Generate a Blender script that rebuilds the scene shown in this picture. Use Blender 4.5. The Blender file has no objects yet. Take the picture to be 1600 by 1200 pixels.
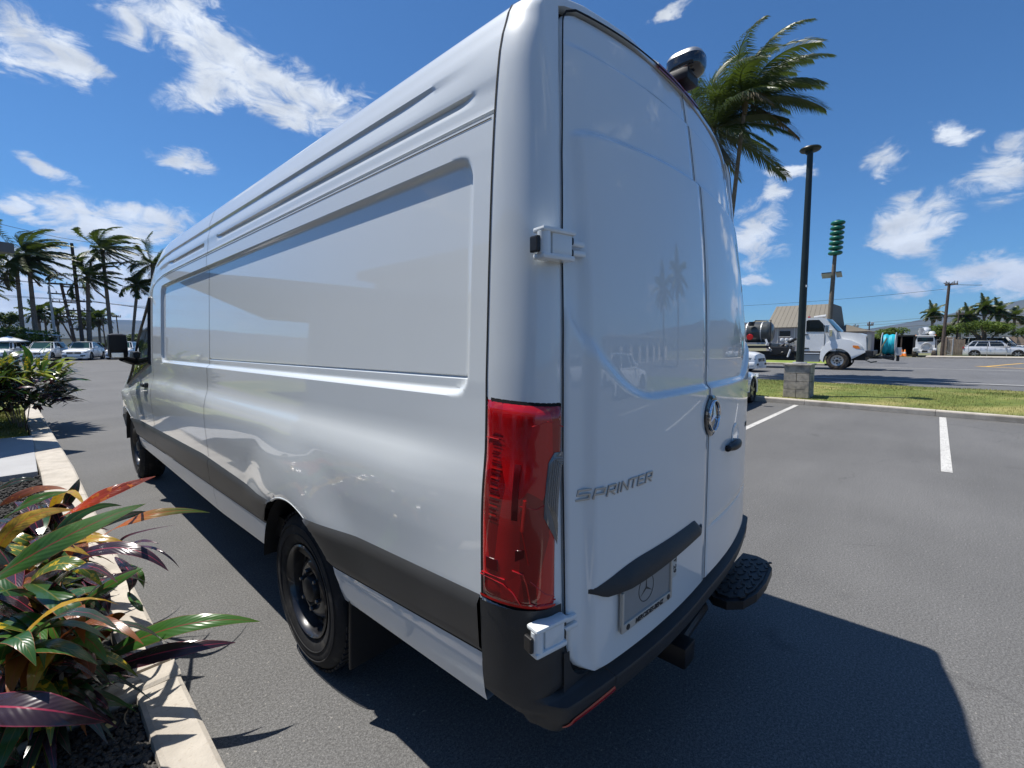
import bpy, bmesh, math, random
from mathutils import Vector, Matrix, Euler, noise
random.seed(7)
R = math.radians
sc = bpy.context.scene
col = sc.collection

# ---------------------------------------------------------------- camera
CAM_POS = Vector((-1.844, -0.72, 1.607))
def cam_axes(yaw, pitch, roll):
    y, p, r = R(yaw), R(pitch), R(roll)
    f = Vector((math.sin(y)*math.cos(p), math.cos(y)*math.cos(p), math.sin(p)))
    s = Vector((math.cos(y), -math.sin(y), 0)); u = s.cross(f)
    return s*math.cos(r)+u*math.sin(r), -s*math.sin(r)+u*math.cos(r), f
s_, u_, f_ = cam_axes(46.85, -5.08, -0.33)
cd = bpy.data.cameras.new('camera'); cam = bpy.data.objects.new('camera', cd); col.objects.link(cam)
cam.matrix_world = Matrix(((s_.x, u_.x, -f_.x, CAM_POS.x), (s_.y, u_.y, -f_.y, CAM_POS.y), (s_.z, u_.z, -f_.z, CAM_POS.z), (0, 0, 0, 1)))
cd.sensor_width = 36.0; cd.lens = 36.0*718.8/1600
cd.clip_start = 0.05; cd.clip_end = 60000
sc.camera = cam

# ---------------------------------------------------------------- light
SUN_DIR = Vector((-0.17, 0.385, 1.0)).normalized()
sun_el = math.asin(SUN_DIR.z); sun_az = math.atan2(SUN_DIR.x, SUN_DIR.y)
ld = bpy.data.lights.new('sun', 'SUN'); sun = bpy.data.objects.new('sun', ld); col.objects.link(sun)
sun.rotation_euler = SUN_DIR.to_track_quat('Z', 'Y').to_euler()
ld.energy = 5.0; ld.angle = R(0.53); ld.color = (1.0, 0.955, 0.89)
sc.view_settings.view_transform = 'Standard'; sc.view_settings.look = 'None'
sc.view_settings.gamma = 1.0; sc.view_settings.use_curve_mapping = False
sc.view_settings.exposure = 0.44
sc.cycles.max_bounces = 8; sc.cycles.diffuse_bounces = 3; sc.cycles.glossy_bounces = 4
sc.cycles.volume_bounces = 0; sc.cycles.transparent_max_bounces = 12
sc.cycles.use_denoising = True
sc.cycles.sample_clamp_indirect = 6

CLOUDS = [[0.046, 0.911, 0.411, -1.127, 0.296, 0.087, 0.063, 0.033], [0.044, 0.923, 0.383, -1.174, -0.134, -0.104, 0.065, 0.021], [0.141, 0.874, 0.464, -0.928, 0.685, 0.282, 0.038, 0.032], [0.211, 0.855, 0.475, -0.978, 0.557, 0.1, 0.057, 0.043], [0.278, 0.853, 0.442, -1.034, 0.529, -0.023, 0.092, 0.039], [0.36, 0.831, 0.425, -1.131, 0.069, -0.377, 0.112, 0.041], [0.239, 0.881, 0.408, -1.089, -0.495, -0.508, 0.06, 0.021], [0.204, 0.931, 0.303, -1.257, -0.189, -0.277, 0.036, 0.018], [0.049, 0.967, 0.252, -1.282, 0.489, 0.088, 0.026, 0.013], [0.096, 0.975, 0.2, -1.369, -0.055, -0.109, 0.075, 0.031], [0.162, 0.966, 0.204, -1.363, -0.144, -0.196, 0.057, 0.031], [0.013, 0.981, 0.193, -1.373, -0.186, -0.051, 0.017, 0.011], [0.026, 0.995, 0.096, -1.475, -0.088, -0.035, 0.096, 0.043], [0.129, 0.987, 0.094, -1.476, -0.07, -0.137, 0.135, 0.052], [0.024, 0.998, 0.058, -1.513, -0.051, -0.027, 0.121, 0.029], [0.943, 0.272, 0.194, -1.177, 1.041, -0.946, 0.059, 0.063], [0.957, 0.267, 0.113, -1.457, 0.065, -1.291, 0.042, 0.014], [0.937, 0.231, 0.264, -1.301, 0.148, -1.289, 0.022, 0.03], [0.957, 0.087, 0.278, -1.289, 0.014, -1.476, 0.034, 0.028], [0.932, 0.207, 0.298, -1.264, 0.172, -1.298, 0.038, 0.01], [0.982, 0.044, 0.184, -1.385, -0.059, -1.537, 0.053, 0.05], [0.985, 0.067, 0.158, -1.388, 0.518, -1.412, 0.052, 0.024], [0.971, -0.049, 0.236, -1.332, 0.011, -1.618, 0.044, 0.045], [0.955, 0.001, 0.298, -1.086, -0.876, -1.954, 0.016, 0.031], [0.994, 0.064, 0.089, -1.482, 0.08, -1.5, 0.043, 0.019], [0.994, -0.032, 0.107, -1.463, -0.081, -1.611, 0.068, 0.029], [0.994, -0.072, 0.084, -1.486, 0.099, -1.635, 0.036, 0.028], [0.889, 0.132, 0.439, -1.037, 0.528, -1.134, 0.02, 0.01], [0.766, 0.355, 0.536, -0.985, -0.249, -1.299, 0.035, 0.01]]
CLOUDS = CLOUDS[:27]+CLOUDS[28:]
CLOUDS += [CLOUDS[12], CLOUDS[13], CLOUDS[14], CLOUDS[13]]
world = bpy.data.worlds.new('World'); sc.world = world; world.use_nodes = True
def build_world():
    nt = world.node_tree; nt.nodes.clear(); N = nt.nodes.new; L = nt.links.new
    out = N('ShaderNodeOutputWorld'); bg = N('ShaderNodeBackground'); bg.inputs[1].default_value = 0.05
    sky = N('ShaderNodeTexSky'); sky.sky_type = 'NISHITA'; sky.sun_disc = False
    sky.sun_elevation = sun_el; sky.sun_rotation = sun_az
    sky.altitude = 0; sky.air_density = 1.0; sky.dust_density = 0.1; sky.ozone_density = 3.0
    tc = N('ShaderNodeTexCoord')
    def math_(op, a, b=None, c=None):
        n = N('ShaderNodeMath'); n.operation = op
        for i, v in enumerate((a, b, c)):
            if v is None: continue
            if isinstance(v, (int, float)): n.inputs[i].default_value = v
            else: L(v, n.inputs[i])
        return n.outputs[0]
    def nz(vec, scale, detail, rough, dist=0.0):
        n = N('ShaderNodeTexNoise'); n.inputs['Scale'].default_value = scale; n.inputs['Detail'].default_value = detail
        n.inputs['Roughness'].default_value = rough; n.inputs['Distortion'].default_value = dist
        L(vec, n.inputs['Vector']); return n
    nrm = N('ShaderNodeVectorMath'); nrm.operation = 'NORMALIZE'; L(tc.outputs['Generated'], nrm.inputs[0])
    D = nrm.outputs[0]
    st = N('ShaderNodeMapping'); st.inputs['Scale'].default_value = (1, 1, 1.9); L(D, st.inputs[0]); DS = st.outputs[0]
    w = nz(DS, 7.0, 7, 0.62)
    sub = N('ShaderNodeVectorMath'); sub.operation = 'SUBTRACT'; L(w.outputs['Color'], sub.inputs[0]); sub.inputs[1].default_value = (.5, .5, .5)
    scl = N('ShaderNodeVectorMath'); scl.operation = 'SCALE'; L(sub.outputs[0], scl.inputs[0]); scl.inputs['Scale'].default_value = 0.085
    add = N('ShaderNodeVectorMath'); add.operation = 'ADD'; L(D, add.inputs[0]); L(scl.outputs[0], add.inputs[1])
    DD = add.outputs[0]
    acc = None
    for (x, y, z, rx, ry, rz, a, b) in CLOUDS:
        m = N('ShaderNodeMapping'); m.vector_type = 'TEXTURE'
        m.inputs['Location'].default_value = (x, y, z); m.inputs['Rotation'].default_value = (rx, ry, rz)
        kk = 1.45 if y > .6 else 1.2; m.inputs['Scale'].default_value = (a*kk, b*kk, 0.5); L(DD, m.inputs[0])
        g = N('ShaderNodeTexGradient'); g.gradient_type = 'SPHERICAL'; L(m.outputs[0], g.inputs[0])
        g_ = g.outputs['Fac']
        if acc is None: acc = g_
        else:
            acc = math_('ADD', acc, g_)
    acc = math_('MINIMUM', acc, 0.8)
    # scattered fair-weather clouds over the rest of the sky
    fb = nz(DS, 17.0, 14, 0.64, 0.9)
    big = nz(DS, 3.4, 3, 0.5)
    sx = N('ShaderNodeSeparateXYZ'); L(D, sx.inputs[0])
    # the directions in view carry the clouds listed above; elsewhere the sky goes on with the same cover
    vdot = N('ShaderNodeVectorMath'); vdot.operation = 'DOT_PRODUCT'; L(D, vdot.inputs[0]); vdot.inputs[1].default_value = (0.72, 0.68, 0.1)
    away = N('ShaderNodeMapRange'); away.inputs['From Min'].default_value = 0.62; away.inputs['From Max'].default_value = 0.42
    L(vdot.outputs['Value'], away.inputs['Value'])
    gen = N('ShaderNodeMapRange'); gen.inputs['From Min'].default_value = 0.53; gen.inputs['From Max'].default_value = 0.74
    L(big.outputs['Fac'], gen.inputs['Value'])
    genm = math_('MULTIPLY', gen.outputs[0], away.outputs[0])
    dens = math_('ADD', acc, math_('MULTIPLY', genm, 0.75))
    base = math_('MULTIPLY_ADD', math_('SUBTRACT', fb.outputs['Fac'], 0.5), 3.9, math_('MULTIPLY', dens, 1.62))
    gate = N('ShaderNodeMapRange'); gate.inputs['From Min'].default_value = 0.0; gate.inputs['From Max'].default_value = 0.22; L(dens, gate.inputs['Value'])
    m1 = N('ShaderNodeMapRange'); m1.interpolation_type = 'SMOOTHSTEP'; m1.inputs['From Min'].default_value = 0.16; m1.inputs['From Max'].default_value = 1.5
    L(base, m1.inputs['Value'])
    mask = math_('MULTIPLY', m1.outputs[0], gate.outputs[0])
    # thin veil low over the left horizon comes with the blobs; shading from a shifted sample
    off = N('ShaderNodeVectorMath'); off.operation = 'ADD'; L(DS, off.inputs[0]); off.inputs[1].default_value = (0.0, 0.012, -0.03)
    fb2 = nz(off.outputs[0], 12.0, 6, 0.55)
    sh = N('ShaderNodeMapRange'); sh.inputs['From Min'].default_value = 0.36; sh.inputs['From Max'].default_value = 0.62
    sh.inputs['To Min'].default_value = 0.72; sh.inputs['To Max'].default_value = 1.0; L(fb2.outputs['Fac'], sh.inputs['Value'])
    cc = N('ShaderNodeVectorMath'); cc.operation = 'SCALE'; cc.inputs[0].default_value = (13.8, 14.6, 15.4); L(sh.outputs[0], cc.inputs['Scale'])
    mix = N('ShaderNodeMix'); mix.data_type = 'RGBA'; L(math_('MULTIPLY', mask, 0.93), mix.inputs['Factor'])
    tint = N('ShaderNodeMix'); tint.data_type = 'RGBA'; tint.blend_type = 'MULTIPLY'; tint.inputs['Factor'].default_value = 1
    L(sky.outputs[0], tint.inputs['A']); tint.inputs['B'].default_value = SKY_TINT
    L(tint.outputs['Result'], mix.inputs['A']); L(cc.outputs[0], mix.inputs['B'])
    L(mix.outputs['Result'], bg.inputs[0]); L(bg.outputs[0], out.inputs[0])
SKY_TINT = (.80, 1.27, 1.66, 1)
build_world()
world.cycles.sampling_method = 'MANUAL'; world.cycles.sample_map_resolution = 512

# ---------------------------------------------------------------- helpers
def tag(o, label=None, cat=None, group=None, kind=None):
    if label: o['label'] = label
    if cat: o['category'] = cat
    if group: o['group'] = group
    if kind: o['kind'] = kind
    return o
def thing(name, loc, label, cat, group=None, rz=0.0):
    e = bpy.data.objects.new(name, None); col.objects.link(e); e.location = loc; e.rotation_euler = (0, 0, rz)
    e.empty_display_size = 0.2
    return tag(e, label, cat, group)
def put(name, me, mat=None, parent=None, world_coords=True, loc=None):
    """link mesh data as an object; world_coords: mesh verts are in world space although it has a parent"""
    o = bpy.data.objects.new(name, me); col.objects.link(o)
    if mat is not None:
        if isinstance(mat, (list, tuple)):
            if not me.materials:
                for m in mat: me.materials.append(m)
        elif not me.materials: me.materials.append(mat)
    if parent is not None:
        o.parent = parent
        if world_coords and parent.type == 'EMPTY':
            M = Matrix.Translation(parent.location) @ Euler(parent.rotation_euler).to_matrix().to_4x4()
            o.matrix_parent_inverse = M.inverted()
    if loc is not None: o.location = loc
    return o
def mesh(name, verts, faces, smooth=False, sharp=None):
    me = bpy.data.meshes.new(name); me.from_pydata([tuple(v) for v in verts], [], faces); me.update()
    if smooth:
        me.polygons.foreach_set('use_smooth', [True]*len(me.polygons))
        if sharp is not None:
            me.set_sharp_from_angle(angle=R(sharp))
    return me
class MB:
    """collects simple solids into one mesh"""
    def __init__(s): s.v = []; s.f = []; s.m = []; s.mi = 0
    def add(s, vs, fs):
        o = len(s.v); s.v += [Vector(p) for p in vs]; s.f += [tuple(i+o for i in f) for f in fs]; s.m += [s.mi]*len(fs); return o
    def box(s, c, d, rot=None, bev=0.0):
        c = Vector(c); hx, hy, hz = d[0]/2, d[1]/2, d[2]/2
        if bev <= 0:
            P = [(-hx, -hy, -hz), (hx, -hy, -hz), (hx, hy, -hz), (-hx, hy, -hz), (-hx, -hy, hz), (hx, -hy, hz), (hx, hy, hz), (-hx, hy, hz)]
            F = [(0, 3, 2, 1), (4, 5, 6, 7), (0, 1, 5, 4), (1, 2, 6, 5), (2, 3, 7, 6), (3, 0, 4, 7)]
        else:
            bm = bmesh.new(); bmesh.ops.create_cube(bm, size=1.0)
            for v in bm.verts: v.co = Vector((v.co.x*d[0], v.co.y*d[1], v.co.z*d[2]))
            bmesh.ops.bevel(bm, geom=bm.edges[:], offset=min(bev, min(d)*0.45), segments=2, affect='EDGES', profile=0.6)
            bm.verts.index_update()
            P = [v.co.copy() for v in bm.verts]; F = [tuple(v.index for v in f.verts) for f in bm.faces]; bm.free()
        P = [Vector(p) for p in P]
        if rot is not None:
            M = rot if isinstance(rot, Matrix) else Euler(rot).to_matrix()
            P = [M @ p for p in P]
        s.add([p+c for p in P], F); return s
    def tube(s, pts, r, n=10, cap=True):
        pts = [Vector(p) for p in pts]; rs = r if isinstance(r, (list, tuple)) else [r]*len(pts)
        rings = []; up = Vector((0, 0, 1)); prev = None
        for i, p in enumerate(pts):
            t = (pts[min(i+1, len(pts)-1)]-pts[max(i-1, 0)]).normalized()
            if prev is None:
                a = t.cross(up)
                if a.length < 1e-3: a = t.cross(Vector((1, 0, 0)))
                a.normalize()
            else:
                a = (prev - t*prev.dot(t)).normalized()
            prev = a; b = t.cross(a)
            rings.append([p+(a*math.cos(2*math.pi*k/n)+b*math.sin(2*math.pi*k/n))*rs[i] for k in range(n)])
        V = [q for g in rings for q in g]; F = []
        for i in range(len(pts)-1):
            for k in range(n):
                k2 = (k+1) % n
                F.append((i*n+k, i*n+k2, (i+1)*n+k2, (i+1)*n+k))
        if cap:
            F.append(tuple(range(n-1, -1, -1))); F.append(tuple((len(pts)-1)*n+k for k in range(n)))
        s.add(V, F); return s
    def lathe(s, prof, c=(0, 0, 0), axis='z', n=32, close=False):
        """prof: list of (r, h)"""
        c = Vector(c); V = []; F = []
        for (r, h) in prof:
            for k in range(n):
                a = 2*math.pi*k/n; x, y = r*math.cos(a), r*math.sin(a)
                V.append(c+(Vector((x, y, h)) if axis == 'z' else Vector((h, x, y)) if axis == 'x' else Vector((y, h, x))))
        m = len(prof)
        for i in range(m-1 if not close else m):
            j = (i+1) % m
            for k in range(n):
                k2 = (k+1) % n; F.append((i*n+k, i*n+k2, j*n+k2, j*n+k))
        s.add(V, F); return s
    def prism(s, poly, h0, h1, axes='xyz', M=None):
        """poly: 2-D outline (ccw); extruded along third axis from h0 to h1; axes maps (u,v,h)"""
        n = len(poly); V = []
        for h in (h0, h1):
            for (u, v) in poly:
                d = dict(zip(axes, (u, v, h))); V.append(Vector((d['x'], d['y'], d['z'])))
        if M is not None: V = [M @ p for p in V]
        F = [tuple(range(n-1, -1, -1)), tuple(range(n, 2*n))]+[(k, (k+1) % n, n+(k+1) % n, n+k) for k in range(n)]
        s.add(V, F); return s
    def grid(s, fn, us, vs, flip=False):
        nu, nv = len(us), len(vs)
        V = [fn(u, v) for u in us for v in vs]; F = []
        for i in range(nu-1):
            for j in range(nv-1):
                q = (i*nv+j, (i+1)*nv+j, (i+1)*nv+j+1, i*nv+j+1)
                F.append(q[::-1] if flip else q)
        s.add(V, F); return s
    def build(s, name, mat=None, parent=None, smooth=False, sharp=35, world_coords=True, fix=True):
        me = bpy.data.meshes.new(name); me.from_pydata([tuple(p) for p in s.v], [], s.f)
        if isinstance(mat, (list, tuple)):
            for m in mat: me.materials.append(m)
            me.polygons.foreach_set('material_index', s.m)
        me.update()
        if fix:
            bm = bmesh.new(); bm.from_mesh(me); bmesh.ops.recalc_face_normals(bm, faces=bm.faces[:]); bm.to_mesh(me); bm.free()
        if smooth:
            me.polygons.foreach_set('use_smooth', [True]*len(me.polygons)); me.set_sharp_from_angle(angle=R(sharp))
        return put(name, me, mat, parent, world_coords)
def copy_tree(o, parent=None):
    c = o.copy(); col.objects.link(c)
    if parent is not None: c.parent = parent
    for ch in [x for x in bpy.data.objects if x.parent == o]: copy_tree(ch, c)
    return c
KIDS = {}
def clone(root, loc, rz=0.0, label=None, scale=1.0, group=None):
    """copy of a thing whose parts are stored relative to an Empty at its base (built at the origin)"""
    kids = lambda q: [x for x in q.children]
    def rec(o, p):
        c = o.copy(); col.objects.link(c)
        if p is not None: c.parent = p
        for ch in kids(o): rec(ch, c)
        return c
    c = rec(root, None); c.location = loc; c.rotation_euler = (0, 0, rz); c.scale = (scale,)*3
    if label: c['label'] = label
    if group: c['group'] = group
    return c
def lerp(a, b, t): return a+(b-a)*t
def sm(a, b, x):
    if a == b: return 0.0 if x < a else 1.0
    t = max(0.0, min(1.0, (x-a)/(b-a))); return t*t*(3-2*t)
def interp(tab, x):
    if x <= tab[0][0]: return tab[0][1]
    for (a, va), (b, vb) in zip(tab, tab[1:]):
        if x <= b: return va+(vb-va)*(x-a)/(b-a)
    return tab[-1][1]
def lin(a, b, n): return [a+(b-a)*i/(n-1) for i in range(n)]

# ---------------------------------------------------------------- materials
def srgb(r, g, b): return tuple((c/255/12.92 if c/255 <= .04045 else ((c/255+.055)/1.055)**2.4) for c in (r, g, b))
def mat(name, c, rough=0.6, metal=0.0, var=0.12, vscale=3.0, bump=0.0, bscale=40.0, coat=0.0, coat_rough=0.03, spec=0.5, c2=None, trans=0.0, ior=1.45, alpha=1.0, emit=None, rvar=0.0, speck=None, stain=None):
    m = bpy.data.materials.new(name); m.use_nodes = True; nt = m.node_tree; N = nt.nodes.new; L = nt.links.new
    b = nt.nodes['Principled BSDF']; b.inputs['Roughness'].default_value = rough; b.inputs['Metallic'].default_value = metal
    b.inputs['Coat Weight'].default_value = coat; b.inputs['Coat Roughness'].default_value = coat_rough
    b.inputs['Specular IOR Level'].default_value = spec; b.inputs['IOR'].default_value = ior
    b.inputs['Transmission Weight'].default_value = trans; b.inputs['Alpha'].default_value = alpha
    tc = N('ShaderNodeTexCoord')
    n1 = N('ShaderNodeTexNoise'); n1.inputs['Scale'].default_value = vscale; n1.inputs['Detail'].default_value = 8; n1.inputs['Roughness'].default_value = .62
    L(tc.outputs['Object'], n1.inputs['Vector'])
    mr = N('ShaderNodeMapRange'); mr.inputs['From Min'].default_value = .28; mr.inputs['From Max'].default_value = .72; L(n1.outputs['Fac'], mr.inputs['Value'])
    mx = N('ShaderNodeMix'); mx.data_type = 'RGBA'
    c = tuple(c[:3]); c2 = tuple(c2) if c2 else tuple(min(1, x*(1+var)) for x in c); lo = tuple(x*(1-var) for x in c)
    mx.inputs['A'].default_value = (*lo, 1); mx.inputs['B'].default_value = (*c2, 1); L(mr.outputs[0], mx.inputs['Factor'])
    last = mx.outputs['Result']
    for sk in (stain, speck):
        if not sk: continue
        (sc_, lo_, hi_, colr, fac) = sk
        n3 = N('ShaderNodeTexNoise'); n3.inputs['Scale'].default_value = sc_; n3.inputs['Detail'].default_value = 3; L(tc.outputs['Object'], n3.inputs['Vector'])
        r3 = N('ShaderNodeMapRange'); r3.inputs['From Min'].default_value = lo_; r3.inputs['From Max'].default_value = hi_; r3.inputs['To Max'].default_value = fac; L(n3.outputs['Fac'], r3.inputs['Value'])
        m3 = N('ShaderNodeMix'); m3.data_type = 'RGBA'; L(r3.outputs[0], m3.inputs['Factor']); L(last, m3.inputs['A']); m3.inputs['B'].default_value = (*colr, 1); last = m3.outputs['Result']
    L(last, b.inputs['Base Color'])
    if rvar:
        r2 = N('ShaderNodeMapRange'); r2.inputs['To Min'].default_value = max(0, rough-rvar); r2.inputs['To Max'].default_value = min(1, rough+rvar); L(n1.outputs['Fac'], r2.inputs['Value']); L(r2.outputs[0], b.inputs['Roughness'])
    if bump:
        n2 = N('ShaderNodeTexNoise'); n2.inputs['Scale'].default_value = bscale; n2.inputs['Detail'].default_value = 6; L(tc.outputs['Object'], n2.inputs['Vector'])
        bp = N('ShaderNodeBump'); bp.inputs['Strength'].default_value = bump; bp.inputs['Distance'].default_value = 0.01; L(n2.outputs['Fac'], bp.inputs['Height']); L(bp.outputs[0], b.inputs['Normal'])
    if emit: b.inputs['Emission Color'].default_value = (*emit[0], 1); b.inputs['Emission Strength'].default_value = emit[1]
    return m
MT = {}
MT['paint'] = mat('van_white_paint', (.685, .720, .722), rough=.38, var=.015, vscale=1.5, coat=1.0, coat_rough=.03, spec=.3, bump=.004, bscale=1.2)
MT['paint'].node_tree.nodes['Principled BSDF'].inputs['Coat IOR'].default_value = 1.5
MT['paint2'] = mat('car_white_paint', (.78, .79, .79), rough=.35, var=.02, coat=1.0, coat_rough=.04)
MT['plastic'] = mat('grey_bumper_plastic', (.030, .032, .034), rough=.5, var=.15, vscale=6, bump=.12, bscale=420, spec=.45)
MT['plastic_cl'] = mat('charcoal_side_cladding', (.040, .041, .042), rough=.42, var=.12, vscale=3, bump=.05, bscale=380, spec=.5)
MT['black'] = mat('black_plastic', (.012, .012, .013), rough=.45, var=.2, bump=.05, bscale=200)
MT['gap'] = mat('shut_gap_black', (.004, .004, .005), rough=.9, var=.1)
MT['gloss_black'] = mat('gloss_black', (.012, .012, .014), rough=.12, var=.1, coat=1.0)
MT['rubber'] = mat('tyre_rubber', (.020, .020, .021), rough=.78, var=.35, vscale=9, bump=.1, bscale=90, spec=.3, speck=(14, .55, .75, (.09, .082, .07), .5))
MT['steel_black'] = mat('black_steel_rim', (.014, .014, .016), rough=.32, var=.2, coat=.5)
MT['chrome'] = mat('chrome', (.75, .75, .76), rough=.12, metal=1.0, var=.04)
MT['silver'] = mat('brushed_silver', (.42, .42, .41), rough=.35, metal=.8, var=.08)
MT['glass'] = mat('dark_tinted_glass', (.010, .014, .015), rough=.04, var=.05, spec=.8)
MT['glass_g'] = mat('green_tinted_glass', (.03, .07, .06), rough=.04, var=.1, spec=.8)
MT['lens_red'] = mat('red_lamp_lens', (.30, .004, .006), rough=.10, var=.25, vscale=4, coat=1.0)
MT['lens_red_dk'] = mat('dark_red_lamp_inner', (.10, .002, .004), rough=.2, var=.2)
MT['lens_red_hi'] = mat('bright_red_reflector', (.50, .010, .008), rough=.2, var=.1, metal=.2, coat=.4)
MT['lens_clear'] = mat('smoked_clear_lens', (.11, .12, .13), rough=.08, var=.15, coat=1.0)
MT['concrete'] = mat('kerb_concrete', (.44, .40, .34), rough=.85, var=.16, stain=(2.6, .52, .72, (.24, .21, .17), .55), vscale=7, bump=.35, bscale=90, speck=(55, .6, .7, (.30, .25, .19), .5))
MT['concrete_g'] = mat('weathered_concrete', (.34, .31, .26), rough=.9, var=.25, stain=(3.5, .50, .62, (.14, .135, .13), .75), vscale=5, bump=.35, bscale=60, speck=(9, .5, .7, (.12, .115, .11), .6))
MT['white_line'] = mat('worn_white_road_paint', (.50, .49, .46), rough=.75, var=.14, vscale=8, bump=.25, bscale=160, speck=(60, .56, .66, (.16, .155, .15), .9), stain=(5, .55, .75, (.28, .27, .25), .8))
MT['yellow_line'] = mat('worn_yellow_road_paint', (.62, .36, .05), rough=.75, var=.2, vscale=8, speck=(60, .56, .66, (.16, .155, .15), .8))
MT['trunk'] = mat('palm_trunk_bark', (.15, .125, .10), rough=.9, var=.4, vscale=7, bump=.6, bscale=16)
MT['wood_pole'] = mat('dark_timber_pole', (.085, .065, .052), rough=.85, var=.3, vscale=5, bump=.4, bscale=20)
MT['pole_black'] = mat('black_painted_pole', (.010, .016, .014), rough=.4, var=.2)
MT['galv'] = mat('galvanised_metal', (.40, .41, .42), rough=.5, metal=.4, var=.12)

# ================================================================ VAN
van = thing('cargo_van', (0, 3.5, 0), 'large white high-roof cargo van with its rear doors towards the viewer, filling the picture', 'van')
PROF = [(.42, .955), (.55, .975), (.65, .988), (.80, .998), (.92, 1.004), (1.03, 1.011), (1.12, 1.013), (1.19, 1.009), (1.245, .998), (1.29, .984), (1.33, .9795), (1.5, .977), (1.8, .963), (2.0, .952), (2.13, .943),
        (2.20, .937), (2.25, .932), (2.32, .924), (2.38, .915), (2.43, .903), (2.465, .890), (2.495, .880), (2.520, .866), (2.545, .836), (2.565, .785), (2.585, .68), (2.600, .47), (2.606, 0.0)]
def W(z): return interp(PROF, z)
def soft(z): return .62*(lerp(W(.9), W(1.45), (z-.9)/.55)-W(z)) if .9 < z < 1.45 else 0.0
ROOF = [(0, 2.606), (4.1, 2.606), (4.35, 2.60), (4.6, 2.575), (4.8, 2.53), (5.0, 2.44), (5.2, 2.31), (5.75, 1.98), (6.3, 1.56), (6.6, 1.42), (7.1, 1.22), (7.45, 1.0)]
def squeeze(x, y, z):
    """front end: the roof comes down and the nose narrows"""
    zr = interp(ROOF, y)
    if z > 1.0: z2 = 1.0+(z-1.0)*(max(zr, 1.0)-1.0)/1.606
    else: z2 = z
    k = 1.0
    if y > 3.8 and z > 1.3: k -= .03*(2.606-zr)/1.6*sm(1.3, 2.2, z)
    if y > 6.7: k -= .26*((y-6.7)/.75)**2
    if y > 7.1: z2 = lerp(z2, .8, .35*((y-7.1)/.35)**2)
    return Vector((x*k, y, z2))
ARCH = ((1.53, .375, .475, .492), (6.36, .375, .475, .492))
CLT = [(.19, .905), (.9, .868), (1.39, .826), (1.98, .800), (2.4, .815), (3.1, .838), (5.5, .80), (7.4, .74)]
CLB = [(.19, .722), (1.15, .655), (2.0, .63), (3.07, .617), (5.5, .585), (7.4, .56)]
SLB = [(.19, .565), (.91, .535), (1.95, .475), (2.9, .445), (5.2, .462), (7.4, .46)]
def rrect(y, z, y0, y1, z0, z1, r, e):
    """1 inside a rounded rectangle, smooth edge of width e"""
    cy, cz = (y0+y1)/2, (z0+z1)/2; hy, hz = (y1-y0)/2-r, (z1-z0)/2-r
    dy, dz = abs(y-cy)-hy, abs(z-cz)-hz
    d = math.hypot(max(dy, 0), max(dz, 0))+min(max(dy, dz), 0)-r
    return 1-sm(-e, 0, d)
def tri(z, lo, peak, hi):
    if z <= lo or z >= hi: return 0.0
    return (z-lo)/(peak-lo) if z < peak else (hi-z)/(hi-peak)
def inset(y, z):
    o = .019*rrect(y, z, .262, 4.42, 1.452, 2.138, .075, .022)
    if y < .62: o -= soft(z)*(1-sm(.19, .62, y))
    if y < 4.9: o += .009*tri(z, 2.216, 2.224, 2.232)
    o += .0045*sm(2.224, 2.236, z)*(1-sm(2.28, 2.34, z))
    s2 = sm(.25, .36, y)*(1-sm(2.70, 2.76, y))+sm(3.04, 3.08, y)*(1-sm(4.05, 4.15, y))
    o += .011*s2*tri(z, 2.272, 2.302, 2.309)
    s1 = sm(.20, .7, y)*(1-sm(4.6, 4.9, y))
    o += .010*s1*tri(z, 2.325, 2.392, 2.404)
    o += .005*tri(z, 1.503, 1.509, 1.515)*sm(.27, .29, y)*(1-sm(2.93, 2.95, y))
    for (cy, cz, ry, rz) in ARCH:
        rr = math.hypot((y-cy)/ry, (z-cz)/rz)
        o -= .024*(1-sm(1.02, 1.72, rr))*sm(.64, .86, z)*(1-sm(1.12, 1.3, z))
    return o
def side_pt(y, z, out=0.0, sgn=-1):
    w = W(z)-inset(y, z)+out
    return squeeze(sgn*w, y, z)
def ycols(y0, y1):
    ys = set()
    y = y0
    while y < y1-1e-6:
        ys.add(round(y, 4)); y += .022 if (y < 2.3 or 5.6 < y < 7.0) else .05
    for e in (.262, .267, .273, .279, .285, .30, .32, 2.70, 2.73, 2.76, 2.93, 2.95, 3.04, 3.08, 4.05, 4.15, 4.34, 4.37, 4.392, 4.40, 4.406, 4.413, 4.42, 4.43):
        if y0 < e < y1: ys.add(e)
    ys.add(round(y1, 4)); out = []
    for v in sorted(ys):
        if not out or v-out[-1] > .004: out.append(v)
    return out
def cut_arch(V, F):
    inside = {}
    for i, v in enumerate(V):
        for (cy, cz, ry, rz) in ARCH:
            rr = math.hypot((v.y-cy)/ry, (v.z-cz)/rz)
            if rr < 1: inside[i] = (cy, cz, ry, rz, rr)
    F2 = [f for f in F if not all(i in inside for i in f)]
    for i, (cy, cz, ry, rz, rr) in inside.items():
        if rr > .3: V[i] = Vector((V[i].x, cy+(V[i].y-cy)/rr, cz+(V[i].z-cz)/rr))
    return F2
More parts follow.
